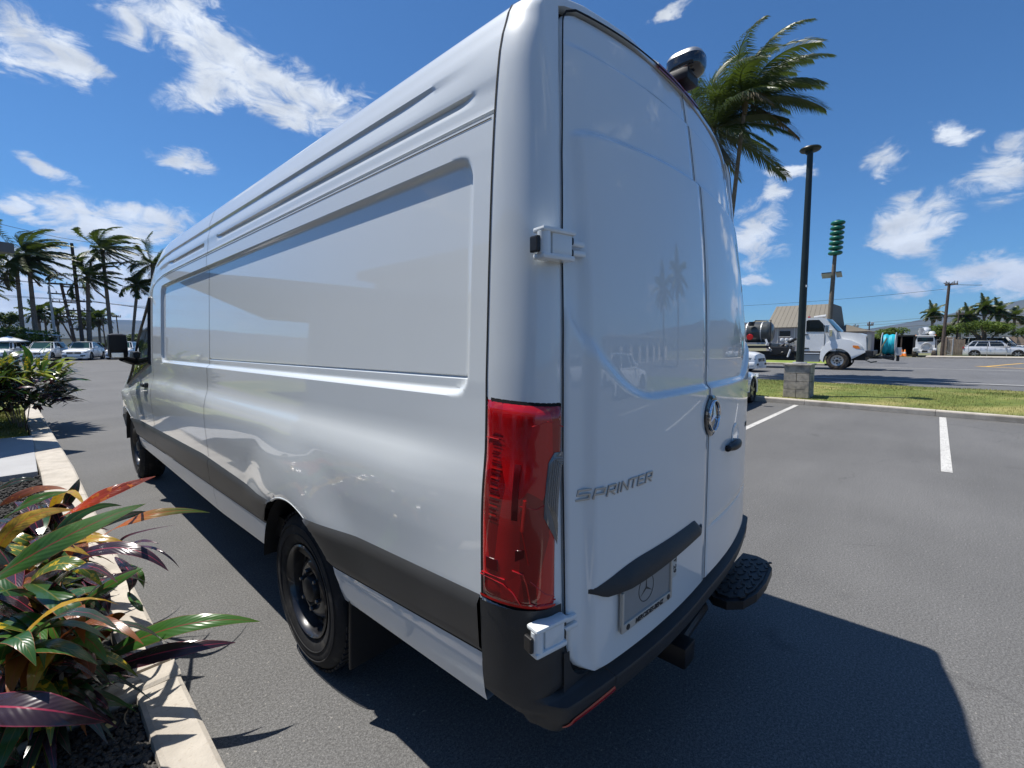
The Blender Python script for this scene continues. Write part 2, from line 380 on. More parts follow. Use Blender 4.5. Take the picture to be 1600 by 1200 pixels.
# body shell -------------------------------------------------------
zrows = [1.0, 1.02, 1.045, 1.07, 1.1, 1.13, 1.16, 1.19, 1.215, 1.24, 1.265, 1.285, 1.305, 1.33, 1.36, 1.40, 1.43, 1.447, 1.452, 1.458, 1.464, 1.469, 1.474, 1.48, 1.49, 1.50, 1.503, 1.509, 1.515, 1.522, 1.54, 1.58,
         1.65, 1.75, 1.85, 1.95, 2.02, 2.05, 2.075, 2.095, 2.108, 2.116, 2.121, 2.126, 2.132, 2.138, 2.145, 2.16, 2.19, 2.212, 2.216, 2.224, 2.232, 2.236, 2.25, 2.268, 2.272, 2.282, 2.292, 2.302, 2.309, 2.318, 2.325, 2.345, 2.37, 2.392, 2.404, 2.415, 2.43, 2.445, 2.46, 2.475, 2.49, 2.503, 2.515, 2.528, 2.54, 2.552, 2.565, 2.578, 2.588, 2.596, 2.602, 2.606]
YS = ycols(.19, 7.45)
left = []
for y in YS:
    zb = interp(CLT, y)-.012
    rows = [lerp(zb, 1.0, k/9) for k in range(9)]+zrows
    left.append([(W(z)-inset(y, z), z) for z in rows])
V = []; nr = len(left[0]); cols = len(YS)
for j, y in enumerate(YS):
    for (w, z) in left[j]: V.append(squeeze(-w, y, z))
    for (w, z) in reversed(left[j][:-1]): V.append(squeeze(w, y, z))
n2 = 2*nr-1; F = []
for j in range(cols-1):
    for k in range(n2-1):
        a = j*n2+k; F.append((a, a+1, a+n2+1, a+n2))
F = cut_arch(V, F)
F.append(tuple((cols-1)*n2+k for k in range(n2)))
shell = mesh('body_shell', V, F, smooth=True, sharp=28)
bm = bmesh.new(); bm.from_mesh(shell); bmesh.ops.delete(bm, geom=[v for v in bm.verts if not v.link_faces], context='VERTS'); bmesh.ops.recalc_face_normals(bm, faces=bm.faces[:]); bm.to_mesh(shell); bm.free()
put('body_shell', shell, MT['paint'], van)
# strips below: cladding and sill ---------------------------------
def strip(name, top, bot, out, m, y0, y1, lip=.012, n=9, sgns=(-1, 1)):
    for sg in sgns:
        ys = ycols(y0, y1); V = []; F = []
        for y in ys:
            zt, zb = top(y), bot(y)
            for k in range(n):
                t = k/(n-1); z = lerp(zt, zb, t)
                e = out*min(1, math.sin(math.pi*min(1, max(0, t*.999+.0005)))*3.2)
                V.append(side_pt(y, z, e, sg))
            V.append(side_pt(y, zb, -.05, sg)); 
        m_ = n+1
        for j in range(len(ys)-1):
            for k in range(m_-1):
                a = j*m_+k; F.append((a, a+1, a+m_+1, a+m_))
        F = cut_arch(V, F)
        me = mesh(name, V, F, smooth=True, sharp=40)
        bm = bmesh.new(); bm.from_mesh(me); bmesh.ops.delete(bm, geom=[v for v in bm.verts if not v.link_faces], context='VERTS'); bmesh.ops.recalc_face_normals(bm, faces=bm.faces[:]); bm.to_mesh(me); bm.free()
        put(name, me, m, van)
for (a, b) in ((.197, 2.945), (2.953, 4.815), (4.823, 7.3)):
    strip('side_cladding', lambda y: interp(CLT, y)-.004, lambda y: interp(CLB, y)+.004, .014, MT['plastic_cl'], a, b)
for (a, b) in ((.2, 1.53), (1.53, 2.947), (2.951, 6.36), (6.36, 7.2)):
    strip('sill_panel', lambda y: interp(CLB, y)-.001, lambda y: interp(SLB, y), .004, MT['paint'], a, b, n=6)
# arch liner ---------------------------------------------------------
for (cy, cz, ry, rz) in ARCH:
    for sg in (-1, 1):
        m = MB(); th = lin(R(6), R(174), 30)
        m.grid(lambda u, v: Vector((sg*v, cy+ry*1.0*math.cos(u), cz+rz*1.0*math.sin(u))), th, [.60, .80, .985])
        m.grid(lambda u, v: Vector((sg*.60, cy+ry*v*math.cos(u), cz+rz*v*math.sin(u))), th, [0.0, 1.0])
        m.build('wheel_arch_liner', MT['black'], van, smooth=True)
        # rolled lip of the arch
        m = MB(); pts = []
        for a in lin(R(2), R(178), 50):
            y, z = cy+ry*math.cos(a), cz+rz*math.sin(a)
            if z < interp(CLT, y)-.01: continue
            pts.append(side_pt(y, z, -.006, sg))
        m.tube(pts, .008, 6); m.build('arch_lip', MT['paint'], van, smooth=True)
m = MB(); m.box((0, 3.6, .60), (1.85, 6.6, .12)); m.box((0, 3.6, .50), (.9, 6.2, .1)); m.box((0, 1.53, .38), (1.5, .12, .12)); m.build('underbody', MT['black'], van)

# shut lines ---------------------------------------------------------
def ribbon(name, pts, w, m=MT['gap'], parent=van, nrm=None):
    """thin flat strip following pts; pts = (point, outward normal)"""
    V = []; F = []
    for i, (p, n) in enumerate(pts):
        t = (pts[min(i+1, len(pts)-1)][0]-pts[max(i-1, 0)][0]).normalized(); s = t.cross(n).normalized()*w/2
        V += [p-s, p+s]
    for i in range(len(pts)-1): F.append((2*i, 2*i+1, 2*i+3, 2*i+2))
    return put(name, mesh(name, V, F), m, parent)
def side_n(y, z, sg=-1):
    p = side_pt(y, z, 0, sg); a = side_pt(y+.01, z, 0, sg)-p; b = side_pt(y, z+.004, 0, sg)-p
    n = a.cross(b).normalized(); return n if n.x*sg > 0 else -n
def side_line(fy, z0, z1, w=.006, sg=-1, n=60, out=.0012):
    pts = []
    for z in lin(z0, z1, n):
        y = fy(z); nn = side_n(y, z, sg); pts.append((side_pt(y, z, 0, sg)+nn*out, nn))
    return pts
for sg in (-1, 1):
    ribbon('shut_line', side_line(lambda z: 2.949, .84, 2.52, .005, sg, 170), .0045)
    ribbon('shut_line', side_line(lambda z: 4.819, .80, 2.20, .006, sg, 120), .006)
    ribbon('shut_line', side_line(lambda z: 6.02-.25*sm(1.2, .8, z), .80, 1.42, .006, sg, 30), .006)
    ribbon('shut_line', [(side_pt(y, 2.209, .0, sg)+side_n(y, 2.209, sg)*.001, side_n(y, 2.209, sg)) for y in lin(.20, 5.2, 60)], .0035)
# cab door glass ----------------------------------------------------
for sg in (-1, 1):
    m = MB(); us = lin(0, 1, 22); vs = lin(0, 1, 14)
    def gp(u, v):
        z = lerp(1.47, 2.17, v); y = lerp(4.93+.02*v, 6.42-.35*v-.18*v*v, u)
        return side_pt(y, z, 0, sg)+side_n(y, z, sg)*.004
    m.grid(gp, us, vs); m.build('cab_window', MT['glass'], van, smooth=True)
    m = MB(); e = [gp(0, v)+Vector((sg*.004, 0, 0)) for v in lin(0, 1, 14)]+[gp(u, 1) for u in lin(0, 1, 20)]+[gp(1, v) for v in lin(1, 0, 14)]+[gp(u, 0) for u in lin(1, 0, 20)]
    m.tube(e, .014, 6, cap=False); m.build('window_seal', MT['black'], van, smooth=True)
    dh = MB(); dh.box(side_pt(5.12, 1.245, .022, sg), (.035, .16, .035), bev=.012); dh.box(side_pt(5.01, 1.24, .012, sg), (.03, .05, .05), bev=.015); dh.build('door_handle', MT['black'], van, smooth=True)
# windscreen
m = MB()
def ws(u, v):
    y = lerp(6.28, 4.62, v); zr = interp(ROOF, y); x = u*(.80-.10*v)
    return Vector((x, y, zr+.012-.05*abs(u)**3))
m.grid(ws, lin(-1, 1, 16), lin(0, 1, 16)); m.build('windscreen', MT['glass'], van, smooth=True)
# mirrors ---------------------------------------------------------------
for sg in (-1, 1):
    m = MB(); m.box((sg*1.128, 5.70, 1.60), (.165, .11, .265), bev=.045); mh = m.build('door_mirror', MT['black'], van, smooth=True)
    m = MB(); m.box((sg*1.128, 5.643, 1.635), (.13, .006, .155), bev=.003); m.build('mirror_glass', MT['black'], mh, world_coords=True)
    m = MB(); m.box((sg*1.14, 5.641, 1.505), (.10, .006, .05), bev=.003); m.build('mirror_glass', MT['chrome'], mh)
    m = MB(); m.tube([(sg*.93, 5.88, 1.44), (sg*1.0, 5.80, 1.43), (sg*1.10, 5.72, 1.47)], [.05, .04, .035], 8); m.box((sg*.955, 5.92, 1.47), (.08, .24, .14), bev=.03); m.build('mirror_arm', MT['black'], mh, smooth=True)

XD = .862
XT = [(.6, .848), (.9, .855), (1.3, .864), (1.55, .864), (1.85, .856), (2.1, .835), (2.3, .812), (2.45, .790), (2.6, .765)]
def xd(z): return interp(XT, z)
# rear corner --------------------------------------------------------
def Yr(x, z):
    lean = .08*max(0, z-1.45)**2
    return -.03+lean+.09*(abs(x)/.85)**2.2+(.05 if x < 0 else lerp(.016, .05, sm(1.5, 2.3, z)))*x/.85
def corner(t, prof_i, sg, out=0.0, pl=None):
    """t 0..1 from the side seam round to the rear face at profile point (w, z)"""
    w, z = prof_i; w += soft(z)
    k = sm(2.2, 2.606, z)
    A = lerp(.103, .028, k)
    # outward normal of the section
    dz = .004; 
    if z < 2.3: nx, nzv = 1.0, 0.0
    else:
        i = min(range(len(PROF)), key=lambda q: abs(PROF[q][1]-w)+abs(PROF[q][0]-z))
        a = PROF[max(i-1, 0)]; b = PROF[min(i+1, len(PROF)-1)]
        tx, tz = b[1]-a[1], b[0]-a[0]; l = math.hypot(tx, tz); nx, nzv = tz/l, -tx/l
        if i == len(PROF)-1: nx, nzv = 0, 1
        nx, nzv = lerp(1, nx, sm(2.25, 2.4, z)), lerp(0, nzv, sm(2.25, 2.4, z))
        l = math.hypot(nx, nzv); nx /= l; nzv /= l
    th = t*math.pi/2
    ins = A*(1-math.cos(th))-out*math.cos(th)
    x = sg*(w-nx*ins); zz = z-nzv*ins
    ye = Yr(sg*max(w-nx*A, 0), z-nzv*A)
    y = .188-(.188-ye)*math.sin(th)-out*math.sin(th)
    return Vector((x, y, zz))
ts = [0, .05, .12, .2, .3, .4, .5, .58, .66, .74, .82, .9, 1.0]
prof_rows = [(W(z), z) for z in ([.66, .75, .85]+[lerp(.9, 1.45, k/12) for k in range(12)]+lin(1.45, 2.2, 14)+[2.25, 2.3, 2.34, 2.38, 2.41, 2.43, 2.45, 2.465, 2.48, 2.495, 2.508, 2.52, 2.533, 2.545, 2.555, 2.565, 2.575, 2.585, 2.593, 2.6, 2.606])]
full = [(w, z, -1) for w, z in prof_rows]+[(w, z, 1) for w, z in reversed(prof_rows[:-1])]
V = []; F = []
for (w, z, sg) in full:
    for t in ts: V.append(corner(t, (w, z), sg))
    # door jamb ring: inwards along the rear face, then forward
    p = V[-1]; cx, cz = 0.0, 1.5
    q = Vector((max(-xd(p.z)-.009, min(xd(p.z)+.009, p.x*.98)), 0, lerp(p.z, min(p.z, 2.606), 1)-.012*sm(2.3, 2.55, p.z)))
    q.y = Yr(q.x, q.z)+.002; V.append(q); V.append(Vector((q.x*.985, q.y+.05, q.z)))
mt = len(ts)+2
for j in range(len(full)-1):
    for k in range(mt-1):
        a = j*mt+k; F.append((a, a+1, a+mt+1, a+mt))
me = mesh('rear_corner_frame', V, F, smooth=True, sharp=45)
bm = bmesh.new(); bm.from_mesh(me); bmesh.ops.recalc_face_normals(bm, faces=bm.faces[:]); bm.to_mesh(me); bm.free()
put('rear_corner_frame', me, MT['paint'], van)
# seam between side panel and corner piece
for sg in (-1, 1):
    pts = []
    for (w, z) in prof_rows:
        if z < .9 or z > 2.59: continue
        p = corner(0, (w, z), sg, .0015); n = Vector((sg, 0, .0 if z < 2.4 else .8*(z-2.4)/.2+.3)).normalized(); pts.append((p, n))
    ribbon('shut_line', pts, .006)
# rear doors ----------------------------------------------------------
def ztop(x): return 2.562-.050*(abs(x)/.80)**2.4
def proud(x, z):
    ax = abs(x)
    zp = 2.212-.035*(ax/.8)**2-.35*max(0, (ax-.72)/.12)**2*.12
    zb = 1.438+.22*max(0, (ax-.46)/.36)**2.2
    hi = .008*sm(.82, .70, ax)
    o = 0.0
    a = sm(2.447-.018*(ax/.7)**2, 2.437-.018*(ax/.7)**2, z)*hi      # below the faint upper rib
    b = sm(zp+.013, zp-.013, z)*.019*sm(.80, .765, ax)               # window panel
    wz = .011+.020*sm(.5, .8, ax); c = sm(zb+wz, zb-wz, z)*.017
    o = a+b+c
    if x > 0 and z < 1.0: o -= .004*tri(z, .859, .865, .871)
    return o
def door_pt(x, z, out=0.0): return Vector((x, Yr(x, z)-proud(x, z)+.008-out, z))
ZD = [.655+.0, .66, .67, .69, .72, .76, .80, .85, .859, .865, .871, .90]+lin(.95, 1.40, 10)+lin(1.415, 1.67, 52)+lin(1.72, 2.08, 8)+[2.1, 2.11, 2.12, 2.13, 2.14, 2.15, 2.16, 2.17, 2.18, 2.185, 2.19, 2.195, 2.2, 2.205, 2.21, 2.215, 2.22, 2.225, 2.25, 2.3, 2.35, 2.39, 2.4, 2.405, 2.41, 2.415, 2.42, 2.425, 2.43, 2.435, 2.44, 2.445, 2.45, 2.455, 2.47, 2.49, 2.5, 2.515, 2.53, 2.545, 2.562]
EDGE = {}
def door(xa, xb, sg):
    """xa outer edge, xb inner edge"""
    us = [0, .004, .010]+lin(.02, .50, 49)+[.54, .58, .62, .66, .7, .75, .8, .85, .9, .95, .985, .996, 1.0]
    V = []; F = []; nU = len(us)
    for z0 in ZD:
        v = (z0-.655)/(2.562-.655)
        for u in us:
            r = .105; dz = z0-.655; xo = math.copysign(xd(z0), xa)
            if dz < r: xo = xo-math.copysign(r-math.sqrt(max(0, r*r-(r-dz)**2)), xa)
            r2 = .05; dt = 2.562-z0
            if dt < r2: xo = xo-math.copysign(r2-math.sqrt(max(0, r2*r2-(r2-dt)**2)), xa)
            x = lerp(xo, xb, u); z = .655+(z0-.655)*1.0
            zt = ztop(x); 
            if z0 > 2.1: z = 2.1+(z0-2.1)*(zt-2.1)/(2.562-2.1)
            p = door_pt(x, z); e = min(u, 1-u, .012)/.012; e2 = min(dz, dt, .006)/.006
            p.y += .010*(1-min(e if u > .5 or True else 1, 1))**2+.006*(1-e2)**2
            V.append(p)
    m = len(ZD)
    for i in range(m-1):
        for k in range(nU-1):
            a = i*nU+k; F.append((a, a+1, a+nU+1, a+nU))
    # return flange round the edge
    loop = [k for k in range(nU)]+[i*nU+nU-1 for i in range(1, m)]+[(m-1)*nU+k for k in range(nU-2, -1, -1)]+[i*nU for i in range(m-2, 0, -1)]
    base = len(V)
    for i in loop: V.append(V[i]+Vector((0, .035, 0)))
    L_ = len(loop)
    for k in range(L_): F.append((loop[k], loop[(k+1) % L_], base+(k+1) % L_, base+k))
    EDGE[sg] = [V[i*nU].copy() for i in range(m)]+[V[(m-1)*nU+k].copy() for k in range(1, nU)]
    me = mesh('rear_door', V, F, smooth=True, sharp=40)
    bm = bmesh.new(); bm.from_mesh(me); bmesh.ops.recalc_face_normals(bm, faces=bm.faces[:]); bm.to_mesh(me); bm.free()
    return put('rear_door', me, MT['paint'], van)
SEAM = -.028
doorL = door(-XD, SEAM-.0025, -1); doorR = door(XD, SEAM+.0025, 1)
# dark rubber seal behind the doors fills the gaps
m = MB(); m.grid(lambda u, v: Vector((u*(xd(v)+.009), Yr(u*(xd(v)+.009), v)+.028, v if v < 2.3 else 2.3+(v-2.3)*(ztop(u*.79)+.008-2.3)/.27)), lin(-1, 1, 30), lin(.64, 2.57, 40)); m.build('door_seal', MT['gap'], van)

for sg in (-1, 1):
    E_ = EDGE[sg]; pts = []
    for i_, q in enumerate(E_):
        t_ = (E_[min(i_+1, len(E_)-1)]-E_[max(i_-1, 0)]).normalized(); o_ = Vector((0, 1, 0)).cross(t_).normalized()*-sg
        if o_.dot(Vector((q.x, 0, q.z-1.6))) < 0: o_ = -o_
        v_ = q+o_*.004; pts.append((Vector((v_.x, Yr(v_.x, v_.z)-.0035, v_.z)), Vector((0, -1, 0))))
    ribbon('shut_line', pts, .0065)
ribbon('shut_line', [(door_pt(SEAM, z, .0012), Vector((0, -1, 0))) for z in lin(.66, 2.56, 120)], .0065)
# tail lamps -------------------------------------------------------------
def lamp(sg):
    root = None
    def cp(t, z, out): return corner(t, (W(z), z), sg, out)
    zt = lambda t: 1.455-.012*math.sin(t*1.5)
    zb = lambda t: .905-.018*t
    def patch(name, t0, t1, f0, f1, o, mt_, nt_=18, nz_=24, parent=None, edge=True):
        m = MB()
        def g(u, v):
            t = lerp(t0, t1, u); z = lerp(zb(t), zt(t), lerp(f0(u), f1(u), v))
            e = min(1, min(u, 1-u)*14)*min(1, min(v, 1-v)*18) if edge else 1
            return cp(t, z, o*math.sqrt(max(0, e)) if edge else o)
        m.grid(g, lin(0, 1, nt_), lin(0, 1, nz_)); return m.build(name, mt_, parent or van, smooth=True, sharp=50)
    l = patch('tail_lamp', 0.015, 1.02, lambda u: 0, lambda u: 1, .013, MT['lamp'], 26, 40)
    patch('lamp_surround', 0.0, 1.04, lambda u: -.012, lambda u: 1.012, .006, MT['gap'], 14, 20, l)
    # clear reversing light on the door side
    m = MB()
    def g(u, v):
        t = lerp(.76, 1.0, u); top = .83; bot = .36+.10*(1-u)*0+.0
        f = lerp(.33+.12*(1-(u))**0*0+ (.14*(1-u)), .78-(.05*(1-min(1, u*3))), v)
        e = min(1, min(u, 1-u)*10)*min(1, min(v, 1-v)*10)
        return cp(t, lerp(zb(t), zt(t), f), .0146+.003*math.sqrt(e))
    m.grid(g, lin(0, 1, 12), lin(0, 1, 20)); m.build('reversing_lens', MT['lens_clear'], l, smooth=True, sharp=50)
    # the grooves in it
    for q in range(5):
        pts = []
        for s in lin(0, 1, 26):
            u0 = .14+q*.14
            if s < .25: u, v = lerp(.98, u0, s/.25), .94-q*.018
            elif s < .7: u, v = u0, lerp(.94-q*.018, .30, (s-.25)/.45)
            else: u, v = lerp(u0, .98, (s-.7)/.3), lerp(.30, .06+q*.035, (s-.7)/.3)
            pts.append(g(u, v)+Vector((sg*.0005, -.0008, 0)))
        m = MB(); m.tube(pts, .0011, 4, cap=False); m.build('lens_groove', MT['silver'], l)
    # inner reflector shapes, standing slightly proud under the gloss
    for k in range(20):
        z = 1.37-k*.0125
        patch('reflector_rib', .13, .23+.02*math.sin(k), lambda u, z=z: (z-.9)/.55, lambda u, z=z: (z+.0045-.9)/.55, .0142, MT['lens_red_hi'] if k % 2 == 0 else MT['lens_red_dk'], 5, 2, l, edge=False)
    patch('inner_shade', .36, .47, lambda u: .40, lambda u: .76, .0146, MT['lens_red_dk'], 6, 8, l)
    patch('inner_shade', .40, .56, lambda u: .22+.05*u, lambda u: .32, .0146, MT['lens_red_dk'], 6, 6, l)
    patch('inner_shade', .06, .28, lambda u: .155, lambda u: .25, .0146, MT['lens_red_dk'], 6, 6, l)
    patch('reflector_bar', .03, .97, lambda u: .018+.01*u, lambda u: .030+.01*u, .0152, MT['lens_red_hi'], 24, 2, l, edge=False)
    def line(pp, r=.0022, mt_=MT['lens_red_hi']):
        m = MB(); m.tube([cp(t, lerp(zb(t), zt(t), f), .0145) for t, f in pp], r, 5); m.build('reflector_line', mt_, l, smooth=True)
    line([(.40, .20), (.52, .19), (.56, .14), (.60, .05), (.68, .035), (.97, .06)])
    line([(.03, .13), (.30, .12), (.40, .09), (.50, .03)], .0018)
    line([(.05, .145), (.32, .145)], .0018); line([(.60, .16), (.78, .10), (.95, .075)], .0012)
    line([(.06, .82), (.2, .82)], .0012); line([(.55, .90), (.75, .93), (.98, .90)], .0014)
    line([(.50, .40), (.52, .55)], .0050); line([(.58, .24), (.50, .40)], .002); line([(.47, .52), (.66, .51), (.78, .535)], .0010)
    return l
def lamp_mat():
    m = mat('red_tail_lamp_plastic', (.36, .003, .006), rough=.12, var=.3, coat=.9, coat_rough=.01)
    nt = m.node_tree; N = nt.nodes.new; L = nt.links.new; b = nt.nodes['Principled BSDF']
    tc = N('ShaderNodeTexCoord'); mp = N('ShaderNodeMapping'); mp.inputs['Scale'].default_value = (16, 16, 5); L(tc.outputs['Object'], mp.inputs[0])
    v = N('ShaderNodeTexVoronoi'); v.feature = 'F1'; v.inputs['Scale'].default_value = 1.0; L(mp.outputs[0], v.inputs[0])
    cr = N('ShaderNodeValToRGB'); cr.color_ramp.elements[0].color = (.07, .001, .002, 1); cr.color_ramp.elements[1].color = (.55, .006, .008, 1)
    e = cr.color_ramp.elements.new(.45); e.color = (.30, .003, .005, 1)
    sp = N('ShaderNodeSeparateColor'); L(v.outputs['Color'], sp.inputs[0]); L(sp.outputs[0], cr.inputs[0])
    L(cr.outputs[0], b.inputs['Base Color'])
    w = N('ShaderNodeTexWave'); w.wave_type = 'BANDS'; w.bands_direction = 'Z'; w.inputs['Scale'].default_value = 60; w.inputs['Distortion'].default_value = 1; L(tc.outputs['Object'], w.inputs[0])
    bp = N('ShaderNodeBump'); bp.inputs['Strength'].default_value = .03; bp.inputs['Distance'].default_value = .002; L(w.outputs['Fac'], bp.inputs['Height']); L(bp.outputs[0], b.inputs['Normal'])
    return m
MT['lamp'] = lamp_mat()
lamp(-1); lamp(1)

# bumper -----------------------------------------------------------------
BO = [(.46, -.045), (.465, -.02), (.475, -.004), (.50, .008), (.53, .015), (.57, .021), (.60, .024), (.615, .026), (.625, .022), (.633, .012), (.64, 0.0)]
def drop(p, t):
    zb = .492+.065*(1-sm(0, .5, t)); return Vector((p.x, p.y, lerp(zb, .64, (p.z-.46)/.18) if p.z < .64 else p.z))
def bump_out(z, f):
    """f=0 on the side .. 1 on the rear face"""
    o = interp(BO, min(z, .64)); rear = o+.028*sm(.47, .56, z)*sm(.3, 1, f) if z < .625 else o
    side = lerp(-.06, .013, sm(.46, .60, z)); return lerp(side, rear, f)
def bp(t, z, sg, extra=0.0):
    """t in 0..1 corner, >1: t-1 metres further along the rear face"""
    if t <= 1:
        f = sm(.55, 1.0, t)*(1-sm(.62, .80, z)); o = bump_out(z, f)
        if z > .64: o = .013-.004*sm(.7, .9, z)
        return corner(max(t, 0), (W(z), z), sg, o+extra)+Vector((0, .10*min(0, t)*-10 if t < 0 else 0, 0))
    p = corner(1, (W(z), z), sg, 0); x = p.x-sg*(t-1)
    o = bump_out(z, 1) if z <= .64 else .013-.004*sm(.7, .9, z)
    return Vector((x, Yr(x, z)-o-extra, z))
for sg in (-1, 1):
    m = MB(); zl = [.46, .465, .47, .48, .49, .505, .52, .54, .56, .58, .595, .605, .615, .62, .625, .63, .635, .64]
    tl = [0, .06, .15, .25, .35, .45, .55, .65, .75, .85, .93, 1.0, 1.03, 1.06, 1.09, 1.12, 1.16, 1.178]
    m.grid(lambda t, z: drop(bp(t, z, sg), t), tl, zl)
    m.grid(lambda t, z: bp(t, z, sg), tl[:11]+[.97, 1.0, 1.012, 1.022], [.64, .66, .68, .70, .73, .77, .82, .86, .897])
    # quarter fillet hugging the door's rounded lower corner
    m.grid(lambda u, v: (lambda a: Vector((sg*(.878-.0-u*(.878-(xd(.7)-.105+.112*math.cos(a)))), Yr(sg*.8, .7)-.006-.004*u, .64+ (0)+ (v)*.115)))(math.asin(min(1, max(0, 1-v*.115/.105)))), lin(0, 1, 5), lin(0, 1, 10))
    b_ = m.build('rear_bumper_corner', MT['plastic'], van, smooth=True, sharp=45)
    m = MB(); m.grid(lambda u, v: drop(bp(1.0-.12+u*.29, .528+.026*v*(.25+.75*math.sin(min(1, u*3)*1.57))+.030*u, sg, .0025+.003*math.sin(v*3.14)), 1), lin(0, 1, 24), lin(0, 1, 5))
    m.build('bumper_reflector', MT['lens_red'], b_, smooth=True)
m = MB(); zl = [.46, .465, .47, .48, .49, .505, .52, .54, .56, .58, .595, .605, .615, .62, .625, .63, .635, .64]
m.grid(lambda x, z: drop(Vector((x, Yr(x, z)-bump_out(z, 1)-.001, z)), 1), lin(-.701, .701, 40), zl); m.build('rear_bumper_step', MT['plastic'], van, smooth=True, sharp=45)
# hinges ------------------------------------------------------------------
def hinge(x0, x1, z, sg, tall):
    """bracket on the corner post, arms on the door"""
    def P(x, out=0): return Vector((x, Yr(x, z)-out, z))
    a, b = P(x0, .0), P(x1, .0); d = (b-a).normalized(); M = Matrix((d, Vector((0, 0, 1)).cross(d)*-1, Vector((0, 0, 1)))).transposed()
    # local x along the rear face, y outwards, z up
    m = MB()
    def bx(c, s, bev): m.box(a+M @ Vector(c), s, rot=M, bev=bev)
    bx((.052, .020, tall*.40), (.112, .044, .013), .006); bx((.050, .020, -tall*.40), (.108, .044, .015), .007)
    bx((.064, .018, 0), (.070, .038, tall*.78), .010)
    h = m.build('door_hinge', MT['paint'], van, smooth=True, sharp=50)
    m = MB(); p0 = a+M @ Vector((.012, .024, 0)); m.tube([p0-Vector((0, 0, tall*.33)), p0+Vector((0, 0, tall*.33))], .017, 14); m.build('hinge_pin', MT['paint'], h, smooth=True, sharp=50)
    m = MB(); m.box(a+M @ Vector((-.010, .016, -.004)), (.012, .03, tall*.5), rot=M, bev=.004); m.build('hinge_cap', MT['black'], h)
    for q, s in ((tall*.20, 1.0), (-tall*.20, 1.15)):
        m = MB(); m.box(a+M @ Vector((.128, .014, q*.75)), (.060*s, .016, tall*.19), rot=M, bev=.006); m.build('hinge_arm', MT['paint'], h, smooth=True)
        m = MB(); m.box(a+M @ Vector((.104, .0165, q*.95)), (.014, .026, tall*.26), rot=M, bev=.006); m.build('hinge_recess', MT['black'], h)
for sg in (-1, 1):
    hinge(sg*.948, sg*.80, 1.853, sg, .080); hinge(sg*.982, sg*.84, .835, sg, .082)

# door furniture ----------------------------------------------------------
def rear_frame(x, z, out=.0):
    p = door_pt(x, z, out); tx = (door_pt(x+.02, z)-door_pt(x-.02, z)).normalized()
    tz = Vector((0, 0, 1)); n = tz.cross(tx)*-1; n.normalize()   # towards -y
    if n.y > 0: n = -n
    tz = n.cross(tx)
    if tz.z < 0: tz = -tz
    return p, Matrix((tx, tz, n)).transposed()
def text_mesh(body, size, extrude, shear=0.0, space=1.0, offset=0.0, bevel=0.0):
    c = bpy.data.curves.new('letters', 'FONT'); c.body = body; c.size = size; c.extrude = extrude; c.shear = shear; c.space_character = space
    c.offset = offset; c.bevel_depth = bevel; c.align_x = 'CENTER'; c.align_y = 'CENTER'; c.resolution_u = 3
    o = bpy.data.objects.new('letters', c); col.objects.link(o); bpy.context.view_layer.update()
    me = bpy.data.meshes.new_from_object(o.evaluated_get(bpy.context.evaluated_depsgraph_get())); bpy.data.objects.remove(o); bpy.data.curves.remove(c)
    me.materials.clear(); return me
def place(name, me, m, parent, p, M3, sx=1.0, sy=1.0, rot=0.0):
    T = Matrix.Translation(p) @ M3.to_4x4() @ Matrix.Rotation(rot, 4, 'Z') @ Matrix.Diagonal((sx, sy, 1, 1))
    me.transform(T); return put(name, me, m, parent)
# model lettering, each letter on the door, sheared
GLY = {'S': [((1, 1), (0, 1)), ((0, 1), (0, .5)), ((0, .5), (1, .5)), ((1, .5), (1, 0)), ((1, 0), (0, 0))],
 'P': [((0, 0), (0, 1)), ((0, 1), (1, 1)), ((1, 1), (1, .42)), ((1, .42), (0, .42))],
 'R': [((0, 0), (0, 1)), ((0, 1), (1, 1)), ((1, 1), (1, .45)), ((1, .45), (0, .45)), ((.45, .45), (1, 0))],
 'I': [((0, 0), (0, 1))], 'N': [((0, 0), (0, 1)), ((0, 1), (1, 0)), ((1, 0), (1, 1))], 'T': [((0, 1), (1, 1)), ((.5, 1), (.5, 0))],
 'E': [((0, 0), (0, 1)), ((0, 1), (1, 1)), ((0, .5), (.9, .5)), ((0, 0), (1, 0))]}
for ch, x, wl in (('S', -.802, .040), ('P', -.761, .031), ('R', -.713, .031), ('I', -.680, .001), ('N', -.650, .032), ('T', -.609, .034), ('E', -.568, .029), ('R', -.524, .031)):
    q = MB(); hh = .0265; tk_ = .0056
    for n_, (a, b) in enumerate(GLY[ch]):
        f = lambda t: Vector(((t[0]-.5)*wl+.30*(t[1]-.5)*hh, (t[1]-.5)*hh, .0012+.0002*n_))
        a, b = f(a), f(b); d = b-a; q.box((a+b)/2, (d.length+tk_*.96, tk_, .0034), rot=(0, 0, math.atan2(d.y, d.x)), bev=.0012)
    me = bpy.data.meshes.new('badge_letter'); me.from_pydata([tuple(v) for v in q.v], [], q.f); me.update()
    p, M3 = rear_frame(x, 1.187, .0045 if ch == 'S' else .0012); place('badge_letter', me, MT['silver'], doorL, p, M3)
me = text_mesh('2500', .028, .001, .2, offset=.0008); p, M3 = rear_frame(.66, 1.19, .001); place('badge_number', me, MT['black'], doorR, p, M3, 1.0, 1.0)
